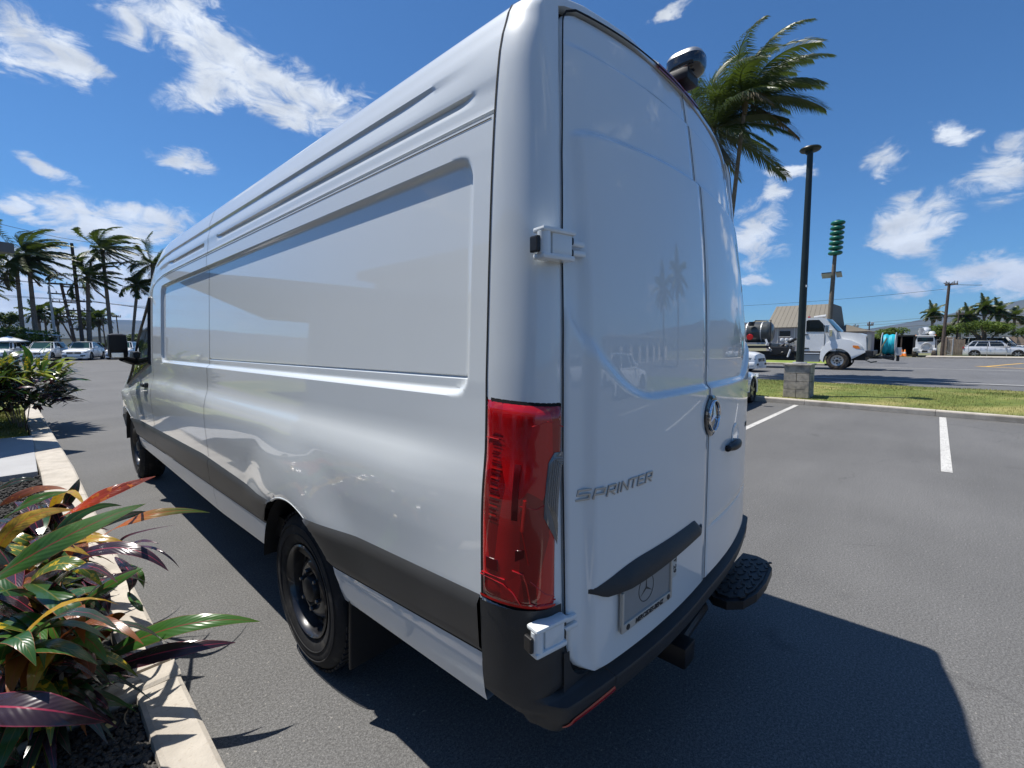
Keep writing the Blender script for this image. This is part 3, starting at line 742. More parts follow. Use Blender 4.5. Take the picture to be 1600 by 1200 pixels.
# round three-pointed emblem
def star3(name, R0, r1, h, m, parent, p, M3, ring=.1):
    mb = MB()
    for k in range(3):
        a = R(90+120*k); d = Vector((math.cos(a), math.sin(a), 0)); s = Vector((-d.y, d.x, 0)); w = R0*.085
        V_ = [s*w-d*w*.58, -s*w-d*w*.58, d*R0*.97, Vector((0, 0, h))]
        c0 = Vector((0, 0, 0)); mb.add([c0, s*w+d*w*.58, d*R0*.97, -s*w+d*w*.58, Vector((0, 0, h))], [(0, 1, 4), (1, 2, 4), (2, 3, 4), (3, 0, 4), (0, 3, 2, 1)])
    me = bpy.data.meshes.new(name); me.from_pydata([tuple(v) for v in mb.v], [], mb.f); me.update(); place(name, me, m, parent, p, M3)
    mb = MB(); mb.lathe([(R0*(1-ring), 0), (R0*(1-ring), h*.8), (R0*(1-ring/2), h), (R0, h*.6), (R0, 0)], n=40)
    me = bpy.data.meshes.new(name+'_ring'); me.from_pydata([tuple(v) for v in mb.v], [], mb.f); me.update(); me.polygons.foreach_set('use_smooth', [True]*len(me.polygons)); place('emblem_ring', me, m, parent, p, M3)
p, M3 = rear_frame(-.008, 1.320, .011)
mb = MB(); mb.lathe([(0, .0), (.070, 0), (.080, -.004), (.082, -.02)], n=40); me = bpy.data.meshes.new('emblem_base'); me.from_pydata([tuple(v) for v in mb.v], [], mb.f); me.update()
place('emblem_base', me, MT['gloss_black'], doorR, p, M3); star3('emblem_star', .062, 0, .009, MT['chrome'], doorR, p+M3 @ Vector((0, 0, .001)), M3, .09)
p2 = p
# release handle on the right door
p, M3 = rear_frame(.30, 1.165, 0)
mb = MB(); mb.lathe([(0, .001), (.035, .001), (.048, .004), (.056, .001)], n=30); me = bpy.data.meshes.new('handle_bowl'); me.from_pydata([tuple(v) for v in mb.v], [], mb.f); me.update(); place('handle_bowl', me, MT['paint'], doorR, p+M3 @ Vector((.06, .02, 0)), M3, 1.2)
mb = MB(); us = lin(0, 1, 16)
mb.tube([Vector((-.135+.27*u, -.012-.012*math.cos(u*6.28)*0, .008+.012*math.sin(u*3.14))) for u in us], [.006+.012*math.sin(max(.12, min(.97, u))*3.14)**.6 for u in us], 12)
me = bpy.data.meshes.new('door_handle'); me.from_pydata([tuple(v) for v in mb.v], [], mb.f); me.update(); me.polygons.foreach_set('use_smooth', [True]*len(me.polygons)); place('door_handle', me, MT['black'], doorR, p, M3, .78, 1.1)
# number-plate grip strip
m = MB(); n_ = 30
def grip(u, v):
    x = lerp(-.785, -.085, u)
    zt = .907+.036*math.sin(min(1, u/.35)*1.57)-.052*sm(.88, 1.0, u)
    zb = .895-.020*sm(0, .08, u)+.018*sm(.2, 1, u)-.010*sm(.9, 1., u)*-1
    z = lerp(zb, zt, v); out = .025*math.sin(min(1, max(0, 1-v)*1.25)*1.45)*min(1, u*5, (1-u)*9+.15)
    return door_pt(x, z, .001+out*1.0)
m.grid(grip, lin(0, 1, 40), lin(0, 1, 10))
m.grid(lambda u, v: door_pt(grip(u, 0).x, grip(u, 0).z+.004*v, lerp(.0, Yr(grip(u, 0).x, grip(u, 0).z)-proud(grip(u, 0).x, grip(u, 0).z)+.008-grip(u, 0).y, 1-v)), lin(0, 1, 40), [0, 1])
m.build('plate_grip_strip', MT['plastic'], doorL, smooth=True, sharp=50)
# number plate
KX, KY = .91, .86
p, M3 = rear_frame(-.530, .822, .006)
def local_box(name, c, s, mt_, par, bev=.002):
    s = (s[0]*KX, s[1]*KY, s[2]); c = (c[0]*KX, c[1]*KY, c[2]); q = MB(); q.box((0, 0, 0), s, bev=bev); me = bpy.data.meshes.new(name); me.from_pydata([tuple(v) for v in q.v], [], q.f); me.update()
    return place(name, me, mt_, par, p+M3 @ Vector(c), M3)
MT['plate'] = mat('grey_dealer_plate', (.27, .275, .27), rough=.45, var=.06, spec=.5)
MT['frame'] = mat('pale_metal_frame', (.50, .48, .43), rough=.4, metal=.3, var=.1)
MT['plate_ink'] = mat('dark_plate_print', (.03, .03, .03), rough=.5)
pl = local_box('number_plate', (0, 0, 0), (.305, .145, .006), MT['plate'], doorL)
for c, s in (((0, -.080, .004), (.325, .030, .010)), ((-.157, -.02, .004), (.011, .145, .012)), ((.157, -.012, .004), (.011, .160, .012)), ((0, .060, .001), (.30, .012, .008))):
    local_box('plate_frame', c, s, MT['frame'], pl, .003)
star3('plate_star', .044, 0, .0006, MT['plate_ink'], pl, p+M3 @ Vector((-.008, .012, .0036)), M3, .05)
me = text_mesh('MERCEDES-BENZ', .022, .0006, .12, offset=.0006); place('plate_lettering', me, MT['plate_ink'], pl, p+M3 @ Vector((.005, -.080*KY, .0098)), M3, .98, .95)
for xx in (-.128, .135):
    mb = MB(); mb.lathe([(0, .001), (.009, .001), (.009, -.001)], n=16); me = bpy.data.meshes.new('plate_roundel'); me.from_pydata([tuple(v) for v in mb.v], [], mb.f); me.update(); place('plate_roundel', me, MT['plate_ink'], pl, p+M3 @ Vector((xx*KX, -.080*KY, .0096)), M3)
p, M3 = rear_frame(-.335, .855, .002)
local_box('registration_sticker', (0, 0, 0), (.038, .150, .002), MT['silver_sticker'] if 'silver_sticker' in MT else mat('pale_sticker', (.5, .5, .46), rough=.4), doorL, .0005)
me = text_mesh('OCT 29', .032, .0004, 0, offset=.0010); place('sticker_lettering', me, MT['plate_ink'], doorL, p+M3 @ Vector((.001, 0, .0016)), M3, .92, .85, R(-90))
# high stop light and camera
def roofedge(x): return Vector((x, Yr(x, 2.56)+.01, ztop(x)+.014))
m = MB(); m.grid(lambda x, v: roofedge(x)+Vector((0, -.012+.05*v, .0+.028*math.sin(v*3.14*.6))), lin(-.26, .13, 20), lin(0, 1, 6)); m.grid(lambda x, v: roofedge(x)+Vector((0, -.012, -.018*v)), lin(-.26, .13, 20), [0, 1]); m.build('high_stop_light', MT['lens_red'], van, smooth=True)
def dome(c, rx, ry, rz, z0, z1, e=.7):
    q = MB()
    def g(a, b):
        ca, sa, cb, sb = math.cos(a), math.sin(a), math.cos(b), math.sin(b); pw = lambda v: math.copysign(abs(v)**e, v)
        return Vector((c[0]+rx*pw(cb)*pw(ca), c[1]+ry*pw(cb)*pw(sa), c[2]+rz*pw(sb)))
    q.grid(g, lin(0, 2*math.pi, 29), lin(z0, z1, 12)); return q
cm_ = dome((.005, .075, 2.675), .058, .072, .050, -1.57, .25).build('reversing_camera', MT['gloss_black'], van, smooth=True, sharp=80)
dome((.005, .075, 2.675), .0585, .0725, .0505, .25, 1.57).build('camera_hood', MT['silver'], cm_, smooth=True, sharp=80)
m = MB(); m.box((.0, .10, 2.625), (.11, .12, .05), bev=.02); m.build('camera_foot', MT['black'], cm_, smooth=True)
# wheels ------------------------------------------------------------------
def wheel(x, y, sg, R0=.385, lr=.222, wd=.235):
    c = Vector((x, y, R0))
    root = MB()
    o = sg   # outer side
    prof = [(lr+.004, -.02), (lr+.018, -.004), (lr+.04, .006), (lr+.09, .012), (R0-.055, .008), (R0-.03, .0), (R0-.010, -.018), (R0, -.045), (R0, -wd/2), (R0, -wd+.045), (R0-.02, -wd+.01), (lr+.05, -wd), (lr, -wd+.03)]
    t = MB(); t.lathe([(r, h*o) for r, h in prof], c, 'x', 72); ty = t.build('tyre', MT['rubber'], van, smooth=True, sharp=50)
    t = MB()
    for k in range(60):       # tread blocks
        a = 2*math.pi*k/60
        for q, xx in enumerate((-.035, -.085, -.14, -.19)):
            aa = a+(q % 2)*.05
            p = c+Vector((xx*o, math.cos(aa)*(R0+.002), math.sin(aa)*(R0+.002)))
            t.box(p, (.034, .026, .010), rot=Matrix.Rotation(aa-math.pi/2, 3, 'X'))
    t.build('tread', MT['rubber'], ty)
    t = MB()
    rimp = [(lr+.003, -.018), (lr+.008, -.002), (lr, .004), (lr-.008, -.004), (lr-.014, -.030), (lr-.022, -.075), (lr-.040, -.085), (.150, -.060), (.135, -.040), (.110, -.030), (.095, -.032), (.078, -.050), (.0, -.052)]
    t.lathe([(r, h*o) for r, h in rimp], c, 'x', 60); rm = t.build('rim', MT['steel_black'], van, smooth=True, sharp=50)
    for k in range(6):
        a = 2*math.pi*(k+.5)/6
        q = MB(); cc = c+Vector((o*-.0735, math.cos(a)*.162, math.sin(a)*.162)); q.lathe([(0, .006*o), (.020, .006*o), (.024, .0)], cc, 'x', 14); q.build('rim_hole', MT['gap'], rm)
    for k in range(6):
        a = 2*math.pi*k/6+.3
        q = MB(); cc = c+Vector((o*-.035, math.cos(a)*.092, math.sin(a)*.092)); q.lathe([(0, .024*o), (.009, .024*o), (.012, .016*o), (.012, -.012*o)], cc, 'x', 6); q.build('wheel_bolt', MT['steel_black'], rm)
    q = MB(); q.lathe([(0, -.004*o), (.045, -.006*o), (.060, -.016*o), (.066, -.032*o), (.066, -.05*o)], c, 'x', 30); q.build('hub_cap', MT['black'], rm, smooth=True)
    for hh in (.062, .105):
        q = MB(); q.lathe([(lr+hh, .0105*o), (lr+hh+.002, .0135*o), (lr+hh+.005, .0135*o), (lr+hh+.007, .0105*o)], c, 'x', 60); q.build('sidewall_ring', MT['rubber'], ty, smooth=True)
for sg in (-1, 1):
    for y in (1.53, 6.36): wheel(sg*.955, y, sg)
for sg in (-1, 1):
    m = MB(); m.box((sg*.84, 1.045, .39), (.27, .014, .34), rot=(R(4), 0, 0), bev=.006); m.build('mud_flap', MT['black'], van)
# rear corner step under the bumper -----------------------------------------
poly = [(.86, .04), (.87, -.03), (.845, -.085), (.77, -.128), (.60, -.145), (.45, -.142), (.34, -.115), (.285, -.06), (.285, .00), (.33, .04)]
m = MB(); m.prism(poly[::-1], .385, .425); st_ = m.build('step_plate', MT['black'], van)
m = MB(); m.prism([(lerp(.58, x, .88), lerp(-.05, y, .82)) for x, y in poly[::-1]], .4255, .433); m.build('step_mat', MT['plastic'], st_)
for i in range(9):
    for j in range(4):
        m = MB(); x = .36+i*.055+(j % 2)*.02; y = -.105+j*.036
        if x > .82: continue
        m.box((x, y, .4345), (.034, .012, .005), rot=(0, 0, R(25 if (i+j) % 2 else -25))); m.build('step_tread', MT['black'], st_)
m = MB(); m.tube([(.30, .10, .42), (.26, .04, .37), (.10, .04, .35), (-.08, .03, .34)], .028, 10); m.build('step_arm', MT['black'], van, smooth=True)
m = MB(); m.box((-.07, .03, .345), (.10, .14, .09), bev=.012); m.build('tow_bracket', MT['black'], van, smooth=True)
m = MB(); m.box((0, .14, .40), (.9, .08, .08), bev=.01); m.build('tow_bar', MT['black'], van)

# ================================================================ GROUND
def gz(y): return .0048*max(0.0, min(y, 90)-20)
def asphalt(name, c, var=.16, big=(.09, .09, .092)):
    m = bpy.data.materials.new(name); m.use_nodes = True; nt = m.node_tree; N = nt.nodes.new; L = nt.links.new; b = nt.nodes['Principled BSDF']
    b.inputs['Roughness'].default_value = .82; b.inputs['Specular IOR Level'].default_value = .35
    tc = N('ShaderNodeTexCoord')
    def nz(s, d, r=.6, sc=(1, 1, 1)):
        mp = N('ShaderNodeMapping'); mp.inputs['Scale'].default_value = sc; L(tc.outputs['Object'], mp.inputs[0])
        n = N('ShaderNodeTexNoise'); n.inputs['Scale'].default_value = s; n.inputs['Detail'].default_value = d; n.inputs['Roughness'].default_value = r; L(mp.outputs[0], n.inputs[0]); return n.outputs['Fac']
    def ramp(f, lo, hi, a, bb):
        r = N('ShaderNodeMapRange'); r.inputs['From Min'].default_value = lo; r.inputs['From Max'].default_value = hi; r.inputs['To Min'].default_value = a; r.inputs['To Max'].default_value = bb; L(f, r.inputs['Value']); return r.outputs[0]
    def mul(a, bb):
        n = N('ShaderNodeMath'); n.operation = 'MULTIPLY'
        for i, v in enumerate((a, bb)):
            if isinstance(v, float): n.inputs[i].default_value = v
            else: L(v, n.inputs[i])
        return n.outputs[0]
    f = ramp(nz(.35, 6), .3, .7, 1-var, 1+var)
    f = mul(f, ramp(nz(.9, 5, .65, (.25, 1.6, 1)), .35, .7, .93, 1.06))     # faint tyre-worn lanes
    f = mul(f, ramp(nz(80, 3, .7), .38, .64, .74, 1.30))                    # aggregate
    f = mul(f, ramp(nz(170, 3, .7), .38, .63, .66, 1.42))
    st = nz(1.7, 3, .5); f = mul(f, ramp(st, .68, .78, 1.0, .62))           # oil stains
    sc_ = N('ShaderNodeVectorMath'); sc_.operation = 'SCALE'; sc_.inputs[0].default_value = c; L(f, sc_.inputs['Scale'])
    vo = N('ShaderNodeTexVoronoi'); vo.feature = 'DISTANCE_TO_EDGE'; vo.inputs['Scale'].default_value = .42; wv = N('ShaderNodeTexNoise'); wv.inputs['Scale'].default_value = 1.6; wv.inputs['Detail'].default_value = 6; L(tc.outputs['Object'], wv.inputs[0])
    ws_ = N('ShaderNodeVectorMath'); ws_.operation = 'MULTIPLY_ADD'; L(wv.outputs['Color'], ws_.inputs[0]); ws_.inputs[1].default_value = (.9, .9, 0); L(tc.outputs['Object'], ws_.inputs[2]); L(ws_.outputs[0], vo.inputs[0])
    crk = ramp(vo.outputs['Distance'], .0012, .004, .72, 1.0); msk = ramp(nz(.30, 2), .56, .62, 0.0, 1.0)
    one = N('ShaderNodeMix'); one.data_type = 'FLOAT'; L(msk, one.inputs['Factor']); one.inputs['A'].default_value = 1.0; L(crk, one.inputs['B']); f = mul(f, one.outputs['Result'])
    L(f, sc_.inputs['Scale'])
    sp = ramp(nz(52, 2, .5), .69, .73, 0, .6); mx = N('ShaderNodeMix'); mx.data_type = 'RGBA'; L(sp, mx.inputs['Factor']); L(sc_.outputs[0], mx.inputs['A']); mx.inputs['B'].default_value = (.34, .32, .28, 1)
    L(mx.outputs['Result'], b.inputs['Base Color'])
    bpn = N('ShaderNodeBump'); bpn.inputs['Strength'].default_value = .22; bpn.inputs['Distance'].default_value = .006; L(nz(120, 4, .7), bpn.inputs['Height']); L(bpn.outputs[0], b.inputs['Normal'])
    return m
MT['asphalt'] = asphalt('weathered_asphalt', (.110, .1085, .105))
MT['road'] = asphalt('road_asphalt', (.115, .116, .118), .10)
def grass_mat(name, a, b_, d):
    m = mat(name, a, rough=.8, var=.3, vscale=1.6, c2=b_, bump=.7, bscale=60, spec=.2, speck=(.7, .5, .68, d, .75)); return m
MT['grass'] = grass_mat('dry_green_grass', (.085, .135, .025), (.18, .20, .05), (.30, .26, .10))
MT['grass_blade'] = mat('grass_blade', (.12, .17, .03), rough=.7, var=.35, vscale=1.0, c2=(.32, .29, .11), spec=.2)
MT['earth'] = mat('dry_ground', (.20, .17, .12), rough=.95, var=.3, vscale=.02, c2=(.16, .17, .07), bump=.3, bscale=3)

def sheet(name, x0, x1, y0, y1, z, m, kind='structure', zf=None):
    ys = sorted(set([y0, y1]+[v for v in (20, 90) if y0 < v < y1])); V = []; F = []
    for y in ys: V += [(x0, y, z+gz(y)), (x1, y, z+gz(y))]
    for i in range(len(ys)-1): F.append((2*i, 2*i+1, 2*i+3, 2*i+2))
    o = put(name, mesh(name, V, F), m); o['kind'] = kind; return o
sheet('ground', -9000, 9000, -9000, 9000, -.03, MT['earth'])
kx = lambda y: 11.46+.085*y           # face of the kerb in front of the parking bays
lot = MB(); ys = [-60, -30, -10, 0, 10, 20, 34, 50, 90]
for a, b in zip(ys, ys[1:]):
    xa, xb = (min(kx(a), 12.6), min(kx(b), 12.6))
    lot.add([(-9, a, gz(a)), (xa, a, gz(a)), (xb, b, gz(b)), (-9, b, gz(b))], [(0, 1, 2, 3)])
tag(lot.build('parking_lot', MT['asphalt']), kind='structure')
# the lot goes on to the left rows and behind the palms
sheet('parking_lot', 12.7, 40, 34, 90, -.006, MT['asphalt'])
sheet('parking_lot', -60, -9.0, -60, 90, -.006, MT['asphalt'])
sheet('road', 18.3, 58, -60, 33.9, .0, MT['road'])
# painted markings, 4 mm above
def line(pts, w, m, name='painted_line', z=.004):
    V = []; F = []
    n = len(pts)
    for i, p in enumerate(pts):
        a = Vector(pts[max(i-1, 0)]); b = Vector(pts[min(i+1, n-1)]); t = (b-a).normalized(); s = Vector((-t.y, t.x))*w/2; p = Vector(p)
        V += [(p.x-s.x, p.y-s.y, z+gz(p.y)), (p.x+s.x, p.y+s.y, z+gz(p.y))]
    for i in range(n-1): F.append((2*i, 2*i+1, 2*i+3, 2*i+2))
    o = put(name, mesh(name, V, F), m); o['kind'] = 'structure'; return o
for k, y in enumerate((1.93, -.78, -3.5, -6.2, 4.65, 7.35, 10.05)):
    x1 = kx(y)-.10
    line([(5.82 if y < 1 else 5.9, y-.05), (x1, y)], .105, MT['white_line'])
for y in (-8.9, -11.6, 12.8): line([(5.9, y), (kx(y)-.12, y)], .105, MT['white_line'])
line([(21.9, -50), (21.9, 33)], .16, MT['white_line']); line([(33.9, 4.2), (34.0, -50)], .16, MT['white_line'])
line([(33.9, 12), (33.9, 4.2)], .16, MT['white_line'])
line([(38.6, -2.6), (45.5, -4.7), (52, -9)], .22, MT['yellow_line']); line([(38.6, -2.6), (36.6, -4.4), (35.8, -12)], .22, MT['yellow_line'])
line([(38.9, -2.3), (38.2, -3.0)], .5, MT['yellow_line'], z=.008)

# kerbs -------------------------------------------------------------
def kerb_piece(parent, a, b, w, h, m, side, joint=.008):
    """one cast kerb stone from a to b (face line), body to the given side (+1 = right of a->b)"""
    a = Vector(a); b = Vector(b); t = (b-a).normalized(); s = Vector((t.y, -t.x))*side; a = a+t*joint/2; b = b-t*joint/2
    prof = [(0.012, -.02), (0.004, h-.03), (.010, h-.010), (.026, h), (w-.02, h+.001), (w-.004, h-.008), (w, h-.03), (w, -.02)]
    V = []; F = []; n = len(prof)
    for p in (a, b):
        for (u, z) in prof: V.append((p.x+s.x*u, p.y+s.y*u, z+gz(p.y)))
    for i in range(n-1): F.append((i, i+1, n+i+1, n+i))
    F += [tuple(range(n)), tuple(range(2*n-1, n-1, -1))]
    me = mesh('kerb_stone', V, F); bm = bmesh.new(); bm.from_mesh(me); bmesh.ops.recalc_face_normals(bm, faces=bm.faces[:]); bm.to_mesh(me); bm.free()
    return put('kerb_stone', me, m, parent, world_coords=False)
def kerb_root(name='kerb'):
    e = bpy.data.objects.new(name, None); col.objects.link(e); e['kind'] = 'structure'; return e
kr = kerb_root()
y = -15.3
while y < 26:
    kerb_piece(kr, (kx(y), y), (kx(y+2.44), y+2.44), .17, .13, MT['concrete'], 1); y += 2.44
kl = kerb_root()
kerb_piece(kl, (-1.434, -2.2), (-1.434, -.55), .17, .12, MT['concrete'], -1)
kerb_piece(kl, (-1.434, -.55), (-1.436, 1.725), .17, .12, MT['concrete'], -1)
kerb_piece(kl, (-1.438, 1.730), (-2.30, 1.715), .155, .122, MT['concrete'], 1, .004)
kerb_piece(kl, (-2.30, 1.715), (-4.2, 1.66), .155, .122, MT['concrete'], 1)
pts = [(-1.44, 1.89), (-1.455, 3.6), (-1.47, 5.5), (-1.475, 7.04), (-1.51, 8.7), (-1.54, 10.2), (-1.57, 12.2), (-1.61, 14.6), (-1.66, 17.6), (-1.75, 22)]
for i, (a, b) in enumerate(zip(pts, pts[1:])): kerb_piece(kl, a, b, [.17, .24, .30, .30, .28, .27, .26, .25, .25][i], .12, MT['concrete'], -1)
# planting beds, path, lawn on the left -----------------------------------
MT['cinder'] = mat('black_lava_cinder', (.022, .020, .019), rough=.85, var=.5, vscale=40, c2=(.055, .05, .045), bump=.9, bscale=70)
MT['stone'] = mat('dark_basalt_pebble', (.030, .028, .026), rough=.6, var=.4, vscale=25, c2=(.085, .078, .068), bump=.3, bscale=120, spec=.4)
MT['slab'] = mat('smooth_path_concrete', (.36, .36, .36), rough=.85, var=.08, vscale=3, bump=.15, bscale=120)
sheet('planting_bed', -4.6, -1.60, -2.2, 1.725, .068, MT['cinder'])
sheet('planting_bed', -4.6, -1.62, 1.9, 7.02, .060, MT['cinder'])
sheet('lawn', -9, -1.84, 10.28, 23, .10, MT['grass'])
pr_ = kerb_root('path')
for (xa, xb) in ((-3.2, -1.795), (-4.7, -3.21), (-6.2, -4.71)):
    m = MB(); m.box(((xa+xb)/2, 8.66, .06), (xb-xa, 3.22, .13), bev=.01); m.build('paving_slab', MT['slab'], pr_)
rnd = random.Random(3)
m = MB()
ico = bmesh.new(); bmesh.ops.create_icosphere(ico, subdivisions=1, radius=1); IV = [v.co.copy() for v in ico.verts]; IF = [tuple(v.index for v in f.verts) for f in ico.faces]; ico.free()
def pebble(mb, x, y, z, s):
    sx, sy, sz = s*rnd.uniform(.7, 1.25), s*rnd.uniform(.7, 1.2), s*rnd.uniform(.45, .8)
    E = Euler((rnd.uniform(-.5, .5), rnd.uniform(-.5, .5), rnd.uniform(0, 6.3))).to_matrix()
    mb.add([E @ Vector((v.x*sx*rnd.uniform(.82, 1.15), v.y*sy*rnd.uniform(.82, 1.15), v.z*sz*rnd.uniform(.85, 1.15)))+Vector((x, y, z)) for v in IV], IF)
for _ in range(5200):
    x = rnd.uniform(-2.35, -1.612); y = rnd.uniform(.95, 1.718); pebble(m, x, y, .076+rnd.uniform(-.004, .014), rnd.uniform(.007, .0145))
tag(m.build('pebble_mulch', MT['stone'], fix=False, smooth=False), kind='stuff')
m = MB()
for _ in range(3800):
    x = rnd.uniform(-2.7, -1.66); y = rnd.uniform(1.95, 7.0); pebble(m, x, y, .066+rnd.uniform(-.004, .016), rnd.uniform(.012, .026))
tag(m.build('cinder_mulch', MT['cinder'], fix=False), kind='stuff')
# a small round marker cap and a dry stem lying in the pebbles
m = MB(); m.lathe([(0, .012), (.030, .012), (.034, .008), (.036, -.02)], (-1.70, 1.62, .090), n=28); cap = m.build('irrigation_cap', MT['black'], smooth=True, sharp=40)
tag(cap, 'round black cap with pale yellow centre in the dark pebbles by the kerb', 'cap')
m = MB(); m.lathe([(0, .0155), (.017, .0150), (.019, .012)], (-1.70, 1.62, .090), n=24); m.build('cap_centre', mat('faded_yellow_disc', (.62, .50, .20), rough=.6, var=.3, vscale=60), cap)
m = MB(); m.tube([(-1.655, 1.57, .104), (-1.658, 1.60, .110), (-1.652, 1.63, .111), (-1.642, 1.65, .108), (-1.638, 1.672, .104)], [.0022, .0026, .0024, .002, .001], 6)
tag(m.build('dry_stem', mat('dry_stem', (.30, .23, .15), rough=.8)), 'pale dry plant stem lying on the dark pebbles beside the round cap', 'twig')
m = MB(); m.tube([(-1.86, 10.9, .08), (-1.85, 10.9, .26)], .014, 6); tag(m.build('ground_stake', MT['wood_pole']), 'short dark stake standing in the left lawn behind the path', 'stake')
# grass blades ------------------------------------------------------------
def blades(name, n, area, z, h, m, seed, zf=lambda x, y: 0, dens=None):
    r = random.Random(seed); V = []; F = []
    for _ in range(n):
        x, y = area(r)
        if dens and r.random() > dens(x, y): continue
        a = r.uniform(0, 6.28); w = r.uniform(.004, .009)*(h/.07); hh = h*r.uniform(.4, 1.2); l = r.uniform(-.5, .9)*hh
        dx, dy = math.cos(a)*w, math.sin(a)*w; i = len(V); zz = z+zf(x, y)
        V += [(x-dx, y-dy, zz), (x+dx, y+dy, zz), (x+.5*l, y-.5*l, zz+hh)]; F.append((i, i+1, i+2))
    o = put(name, mesh(name, V, F), m); o['kind'] = 'stuff'; return o
gx = lambda y: kx(y)+.17
m = MB()
ys = lin(-40, 34, 38); xs = [0, .4, 1.2, 2.2, 3.4, 4.6, 5.6]
m.grid(lambda u, y: Vector((gx(y)+ (18.25-gx(y))*u, y, .105+.09*math.sin(u*3.14)+.03*noise.noise(Vector((u*6, y*.6, 2))))), lin(0, 1, 12), lin(-40, 26, 90))
tag(m.build('grass_strip', MT['grass'], smooth=True), kind='structure')
gh = lambda x, y: .09*math.sin(3.14*(x-gx(y))/(18.25-gx(y)))+.03*noise.noise(Vector(((x-gx(y))/(18.25-gx(y))*6, y*.6, 2)))
blades('grass_blades', 42000, lambda r: (lambda y: (r.uniform(gx(y)+.02, 18.2), y))(r.uniform(-4.2, 6.5)), .10, .052, MT['grass_blade'], 4, gh, lambda x, y: .25+.9*max(0, noise.noise(Vector((x*.7, y*.7, 0)))+.35))
blades('grass_blades', 9000, lambda r: (r.uniform(-2.9, -1.85), r.uniform(10.3, 15)), .10, .05, MT['grass_blade'], 5)
for (x0, x1, y0, y1) in ((34.6, 39.5, 4.9, 33),):
    m = MB(); m.grid(lambda x, y: Vector((x, y, .14+.1*math.sin((x-x0)/(x1-x0)*3.14))), lin(x0, x1, 6), lin(y0, y1, 30)); tag(m.build('grass_strip', mat('bright_grass', (.17, .26, .03), rough=.8, var=.3, vscale=2, c2=(.26, .30, .06))), kind='structure')
k2 = kerb_root()
for yy in range(5, 32, 3): kerb_piece(k2, (34.45, yy), (34.45, yy+3), .17, .14, MT['concrete'], 1)
k3 = kerb_root()
for i in range(14): kerb_piece(k3, (55.5+.3*i*0, .3-i*3), (55.5, .3-(i+1)*3), .2, .16, MT['concrete'], -1)
m = MB(); m.box((57.6, -20, .07), (3.9, 41, .14)); tag(m.build('pavement', MT['concrete']), kind='structure')
m = MB()
m.grid(lambda x, y: Vector((x, y, .16)), [59.2, 60.4], lin(-40, -.9, 10)); tag(m.build('verge', MT['grass']), kind='structure')

# ---------------------------------------------------------------- croton leaves
def leaf_mat(name, base, tip, rib, edge, blot=None, rough=.28, trans=.25):
    m = bpy.data.materials.new(name); m.use_nodes = True; nt = m.node_tree; N = nt.nodes.new; L = nt.links.new; b = nt.nodes['Principled BSDF']
    b.inputs['Roughness'].default_value = rough; b.inputs['Specular IOR Level'].default_value = .5; b.inputs['Coat Weight'].default_value = .25; b.inputs['Coat Roughness'].default_value = .15
    uv = N('ShaderNodeUVMap'); sp = N('ShaderNodeSeparateXYZ'); L(uv.outputs[0], sp.inputs[0])
    def mr(v, a, c, d=0.0, e=1.0):
        r = N('ShaderNodeMapRange'); r.interpolation_type = 'SMOOTHSTEP'; r.inputs['From Min'].default_value = a; r.inputs['From Max'].default_value = c; r.inputs['To Min'].default_value = d; r.inputs['To Max'].default_value = e; L(v, r.inputs['Value']); return r.outputs[0]
    def mix(f, A, B):
        x = N('ShaderNodeMix'); x.data_type = 'RGBA'; L(f, x.inputs['Factor'])
        for k, v in (('A', A), ('B', B)):
            if isinstance(v, tuple): x.inputs[k].default_value = (*v, 1)
            else: L(v, x.inputs[k])
        return x.outputs['Result']
    c = mix(mr(sp.outputs['Y'], .1, .9), base, tip)
    tc = N('ShaderNodeTexCoord'); n = N('ShaderNodeTexNoise'); n.inputs['Scale'].default_value = 34; n.inputs['Detail'].default_value = 3; L(tc.outputs['Object'], n.inputs[0])
    if blot: c = mix(mr(n.outputs['Fac'], blot[1], blot[1]+.05), c, blot[0])
    d = N('ShaderNodeMath'); d.operation = 'SUBTRACT'; L(sp.outputs['X'], d.inputs[0]); d.inputs[1].default_value = .5
    ab = N('ShaderNodeMath'); ab.operation = 'ABSOLUTE'; L(d.outputs[0], ab.inputs[0])
    c = mix(mr(ab.outputs[0], .45, .495), c, edge); c = mix(mr(ab.outputs[0], .035, .02), c, rib)
    L(c, b.inputs['Base Color'])
    # side veins
    w = N('ShaderNodeMath'); w.operation = 'MULTIPLY_ADD'; L(ab.outputs[0], w.inputs[0]); w.inputs[1].default_value = -.35; L(sp.outputs['Y'], w.inputs[2])
    s = N('ShaderNodeMath'); s.operation = 'MULTIPLY'; L(w.outputs[0], s.inputs[0]); s.inputs[1].default_value = 95; si = N('ShaderNodeMath'); si.operation = 'SINE'; L(s.outputs[0], si.inputs[0])
    bp_ = N('ShaderNodeBump'); bp_.inputs['Strength'].default_value = .09; bp_.inputs['Distance'].default_value = .003; L(si.outputs[0], bp_.inputs['Height']); L(bp_.outputs[0], b.inputs['Normal'])
    t = N('ShaderNodeBsdfTranslucent'); L(c, t.inputs['Color']); ms = N('ShaderNodeMixShader'); ms.inputs[0].default_value = trans
    out = nt.nodes['Material Output']; L(b.outputs[0], ms.inputs[1]); L(t.outputs[0], ms.inputs[2]); L(ms.outputs[0], out.inputs[0]); return m
